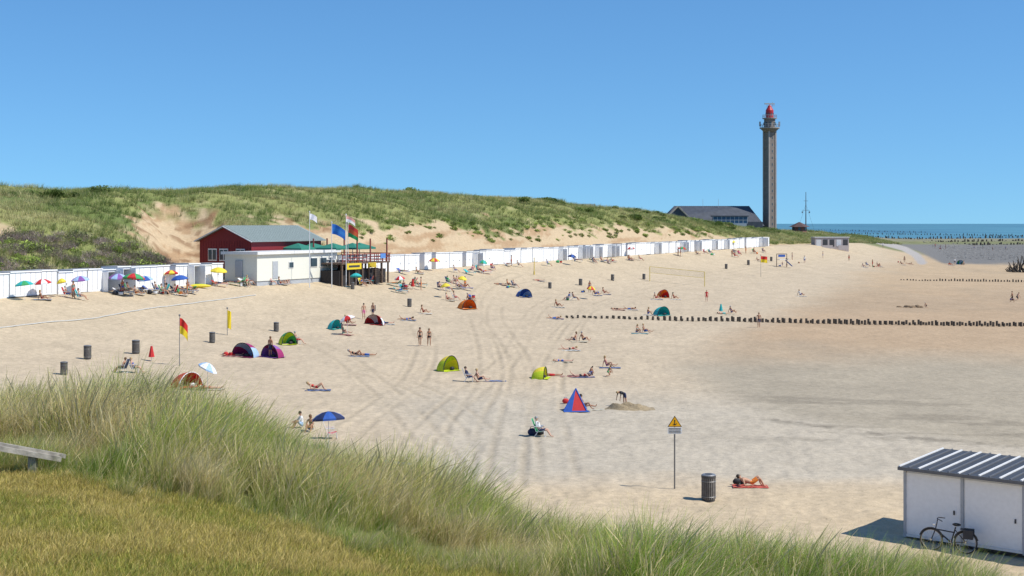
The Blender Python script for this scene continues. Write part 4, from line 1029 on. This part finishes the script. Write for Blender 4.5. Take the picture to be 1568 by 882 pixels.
parasol(545,423,'t','t',18);parasol(665,399,'r','y',16);parasol(876,393,'b','n',14);parasol(1045,381,'r','g',14);parasol(612,427,'r','w',16);parasol(682,438,'y','y',15);parasol(708,427,'y','y',14);parasol(1122,371,'y','y',9);parasol(740,402,'g','t',12)
parasol(966,381,'r','w',12);parasol(905,442,'y','r',13)
def closed(u,v,hp,c):
    x,y,z=G(u,v);h=hp*y/F;b=MB();b.cyl((0,0,-.1),(0,0,h),.02,.02,6,1)
    for i in range(8):
        t=i/8*6.283;b.cyl((.05*math.cos(t),.05*math.sin(t),h*.95),(.16*math.cos(t),.16*math.sin(t),h*.25),.03,.09,6,0)
    obj('closed_parasol',b.mesh('closed_parasol',[cm(c),POLE]),(x,y,z))
closed(232,553,24,'r');closed(632,443,17,'r');closed(1104,480,15,'t')
person(643,530,'walk','bikini',-95,'k','k',1.0,2,0);person(657,530,'walk','bikini',-80,'k','k',.94,2,1)
person(557,489,'stand','shorts',-60,bot='p');person(571,487,'stand','shorts',-120,bot='n',sc=.95);person(414,547,'stand','shorts',60,bot='n',sc=1.0,skin=2)
person(1162,502,'walk','shorts',-100,bot='n',skin=2);person(1082,462,'stand','shirt',-90,'r','r',.95);person(1550,463,'walk','shorts',160,bot='k',skin=2);person(1121,393,'stand','bikini',-90,'r','k',.9)
seated(187,571,170,'shorts',bot='n',cc='n');seated(206,571,10,'bikini','b','b',cc='n')
person(485,597,'knees','bikini',0,'r','r');prop('beach_towel',TOM,487,598,'r','k',5)
person(545,545,'knees','bikini',0,'k','k',skin=2);prop('beach_towel',TOM,550,546,'g','o',0);person(560,545,'supine','shorts',0,bot='b')
seated(718,585,0,'shirt','n','n',cc='n');person(733,585,'sit','shorts',10,bot='n');prop('beach_towel',TOM,757,584,'r','w',0)
seated(828,669,-10,'shirt','w','n',cc='g',skin=1,hair=3);prop('beach_bag',BAM,815,667,'n','k',20)
person(893,627,'sit','bikini',0,'k','n',skin=2);prop('beach_towel',TOM,905,628,'b','r',0);prop('beach_bag',BAM,866,618,'r','b',sc=.8)
person(956,621,'bend','shirt',-150,'k','n',.85);person(929,563,'sit','bikini',0,'p','p');prop('beach_towel',TOM,934,564,'r','p',0)
person(861,554,'supine','bikini',0,'b','b');prop('beach_towel',TOM,862,555,'b','w',5);person(872,536,'prone','bikini',10,'r','k');prop('beach_towel',TOM,874,537,'n','w',8)
person(893,523,'sit','shorts',20,bot='n');person(880,523,'sit','bikini',160,'o','n');prop('beach_towel',TOM,886,524,'t','w')
person(975,510,'hug','bikini',-40,'t','b');person(987,510,'sit','shorts',-20,bot='b');prop('beach_towel',TOM,980,511,'s','g')
person(1107,481,'supine','shorts',10,bot='t');person(1120,480,'sit','bikini',20,'b','b');prop('beach_towel',TOM,1114,482,'b','t')
person(889,577,'prone','bikini',0,'r','k');person(903,577,'crouch','shorts',-20,bot='b',sc=.65);person(907,576,'hug','shorts',170,bot='n',sc=.7);prop('beach_towel',TOM,868,577,'o','p',0);person(931,577,'crouch','bikini',10,'g','g',.7);prop('beach_towel',TOM,893,578,'r','o',5)
person(843,576,'supine','shorts',0,bot='r')
person(1151,745,'knees','shorts',0,bot='o',skin=0,hair=0);x,y,z=G(1149,746);obj('beach_towel',TOM,(x,y,z-.02),-.07,.85,mats=[mat((.5,.10,.07),.85,name='towel_cloth'),mat((.38,.07,.05),.85,name='towel_cloth')]);prop('beach_bag',BAM,1128,742,'k','k',10,sc=.7)
person(462,655,'hug','shirt',200,'w','s',hair=0);person(476,660,'hug','bikini',-100,'k','b',skin=2);prop('beach_chair',CHM,508,672,'r','w',10)
for (u,v,po,st_,an,t,bt) in [(590,496,'supine','shorts',0,'b','n'),(648,480,'sit','bikini',0,'r','r'),(623,490,'prone','bikini',0,'b','b'),(531,497,'sit','bikini',0,'r','r'),(526,512,'sit','bikini',-30,'g','t'),(685,460,'sit','bikini',0,'r','r'),(697,460,'chair','shorts',0,'r','r'),
 (700,440,'sit','bikini',0,'b','b'),(713,440,'knees','shorts',0,'b','r'),(765,436,'supine','shorts',0,'k','n'),(778,438,'sit','bikini',-20,'o','n'),(788,441,'chair','shorts',-20,'o','n'),(824,430,'supine','bikini',0,'r','r'),(853,470,'sit','bikini',0,'r','k'),(870,460,'chair','shirt',180,'b','n'),(879,460,'chair','shorts',0,'b','n'),
 (903,448,'stand','bikini',-90,'r','b'),(911,452,'sit','shorts',0,'r','b'),(925,450,'sit','bikini',0,'r','r'),(945,474,'supine','bikini',0,'k','k'),(965,474,'prone','shorts',0,'b','b'),(850,488,'prone','shorts',0,'b','b'),(992,482,'hug','shorts',0,'b','b'),(1004,458,'sit','shorts',0,'b','r'),(1032,458,'sit','bikini',0,'r','r'),
 (1225,453,'sit','shirt',0,'w','b'),(1328,408,'chair','shirt',0,'b','n'),(1336,408,'stand','shorts',0,'b','r'),(1344,407,'sit','bikini',0,'k','r'),(1380,405,'sit','shorts',0,'n','n'),(1392,404,'prone','bikini',0,'n','n'),(1232,403,'stand','shirt',-90,'w','b'),(1198,408,'stand','shorts',-90,'w','b'),(1204,408,'crouch','shorts',0,'w','r'),(1455,406,'sit','shorts',0,'w','r'),(1213,398,'stand','bikini',0,'w','b'),
 (1352,380,'stand','shirt',0,'w','b'),(1440,382,'stand','shorts',0,'w','b'),(1520,384,'stand','shorts',0,'w','k'),(1160,400,'sit','shorts',0,'w','k'),(455,527,'chair','shorts',0,'r','r'),(320,596,'supine','bikini',0,'r','r'),(355,545,'supine','shorts',0,'r','r'),(1557,460,'crouch','shorts',0,'k','k'),
 (1432,380,'walk','shirt',10,'r','n'),(1448,381,'stand','bikini',0,'p','n'),(1492,382,'walk','shorts',180,'w','b'),(1505,381,'stand','shirt',0,'g','n'),(1540,383,'walk','shirt',0,'b','k'),(1346,409,'sit','shorts',200,'r','r'),(1322,409,'sit','bikini',0,'b','b'),(1385,402,'stand','bikini',-90,'k','k'),(1462,405,'stand','shirt',-90,'w','n'),(1474,406,'crouch','bikini',0,'t','t'),(1300,400,'walk','bikini',-80,'r','r'),(1260,395,'stand','shorts',0,'b','b')]:
    sc_=0.62 if (u,v) in [(1198,408),(1204,408)] else 1.0
    person(u,v,po,st_,an+pr.uniform(-15,15),t,bt,sc_)
    if po in('sit','supine','prone','hug','knees'): prop('beach_towel',TOM,u+2,v+1,pr.choice('rbgtpwov'),pr.choice('wrbk'),an+pr.uniform(-8,8))
    if po=='chair': prop('beach_chair',CHM,u,v,pr.choice('rbgn'),'w',an)
    if pr.random()<.3: prop('beach_bag',BAM,u-9,v,pr.choice('rbgk'),pr.choice('wrbk'),pr.uniform(0,360),sc=.8)
for (u0,u1,v0,v1,n) in [(25,130,453,460,15),(172,300,447,453,22),(325,395,434,440,7),(405,440,431,437,5),(535,570,433,442,5),(600,650,436,450,9),(672,725,432,462,10),(615,760,413,421,11),(840,980,396,404,15),(980,1170,386,396,18),(760,840,407,412,4)]:
    for i in range(n):
        u=pr.uniform(u0,u1);v=pr.uniform(v0,v1)
        x,y,z=G(u,v);s_,d_=sd(x,y)
        if d_<1.5: continue
        k=pr.random();st_=pr.choice(['shorts','bikini','shirt','bikini']);an=pr.choice([0,0,-30,20,170,-60])
        c=pr.choice('rbkwnpogt');c2=pr.choice('rbkngo')
        if k<.4:
            obj('beach_chair',CHM,(x,y,z),math.radians(an),mats=[cm(pr.choice('rrbgnty')),POLE]);person(0,0,'chair',st_,an,c,c2,pos=(x,y,z))
        elif k<.62:
            obj('sun_lounger',LOM,(x,y,z),math.radians(an),mats=[cm(pr.choice('rbgnwt')),POLE]);person(0,0,'supine',st_,an,c,c2,pos=(x,y,z+.33))
        elif k<.75: person(0,0,'sit',st_,an,c,c2,pos=(x,y,z));obj('beach_towel',TOM,(x,y,z),math.radians(an),mats=[tw(pr.choice('rbgtpwo')),tw('w')])
        elif k<.83: person(0,0,'stand',st_,an,c,c2,pos=(x,y,z))
        elif k<.92: obj('beach_bag',BAM,(x,y,z),an,1.1,mats=[cm(pr.choice('rbgko')),cm(pr.choice('wrb'))])
        else: obj('sun_lounger',LOM,(x,y,z),math.radians(an),mats=[cm(pr.choice('rbgnwt')),POLE])
x,y,z=G(305,441);b=MB();b.ball((0,0,.2),(1.3,.35,.2),0,14);b.ball((0,0,.3),(.9,.2,.14),1,12);obj('inflatable_kayak',b.mesh('inflatable_kayak',[cm('y'),cm('l')],True),(x,y,z),.2)
x,y,z=G(608,712);b=MB();b.ball((0,0,.12),(.9,.3,.07),0,14);b.box((0,0,.20),(1.2,.08,.02),1);obj('bodyboard',b.mesh('bodyboard',[cm('s'),cm('y')],True),(x,y,z),-.6)
# sand mound with hole
x,y,z=G(962,626);bm=bmesh.new();bmesh.ops.create_grid(bm,x_segments=40,y_segments=24,size=1)
for v in bm.verts:
    px_,py_=v.co.x*1.7,v.co.y*1.0;r=math.hypot(px_/1.5,py_/.9);hgt=.30*math.exp(-((r-.6)/.26)**2)*(1+.3*math.sin(px_*5+py_*3))
    v.co=Vector((px_,py_,hgt+float(vnoise(px_*4+9,py_*4+9))*.10*(1-min(1,r))-.03))
me_=bpy.data.meshes.new('sand_mound');bm.to_mesh(me_);bm.free();me_.materials.append(mat(A(185,165,132),.95,var=.3,scale=8,bump=1.0,name='dug_sand'));obj('sand_mound',me_,(x,y,z))
x,y,z=G(1396,471);b=MB();qr=random.Random(4)
for i in range(26): b.ball((qr.gauss(0,.8),qr.gauss(0,.35),qr.uniform(-.1,.12)),(qr.uniform(.25,.5),qr.uniform(.2,.4),qr.uniform(.15,.38)),0,7)
obj('sand_castle',b.mesh('sand_castle',[mat(A(165,140,112),.95,var=.3,bump=1,name='wet_sand_pile')],True),(x,y,z))
x,y,z=G(1419,472);person(0,0,'crouch','shorts',180,bot='k',sc=.65,pos=(x,y,z))
x,y,z=G(1197,409);b=MB()
for sx in(-1.2,1.2):
    b.tube([(sx-.4,-.8,0),(sx,0,2.8),(sx+.4,.8,0)],.07,6,0)
b.tube([(-1.2,0,2.8),(1.2,0,2.8)],.07,6,0);b.box((0,0,1.6),(1.6,1.2,.1),1);b.box((1.7,0,.8),(2.0,.6,.06),2,R=Matrix.Rotation(.7,3,'Y'));b.box((0,0,2.4),(1.6,.08,.5),2)
obj('climbing_frame',b.mesh('climbing_frame',[TIMB,TRIM,cm('b')]),(x,y,z),.3)
x,y,z=G(1566,417);b=MB()
rr=random.Random(2)
for i in range(70):
    a=Vector((rr.uniform(-3,3),rr.uniform(-2,2),0));c=a+Vector((rr.uniform(-1.5,1.5),rr.uniform(-1,1),rr.uniform(1.2,4.6)*(1-abs(a.x)/4)));b.cyl(a,c,.22,.07,6,0)
obj('brushwood_pile',b.mesh('brushwood_pile',[M_WOOD]),(x,y,z))
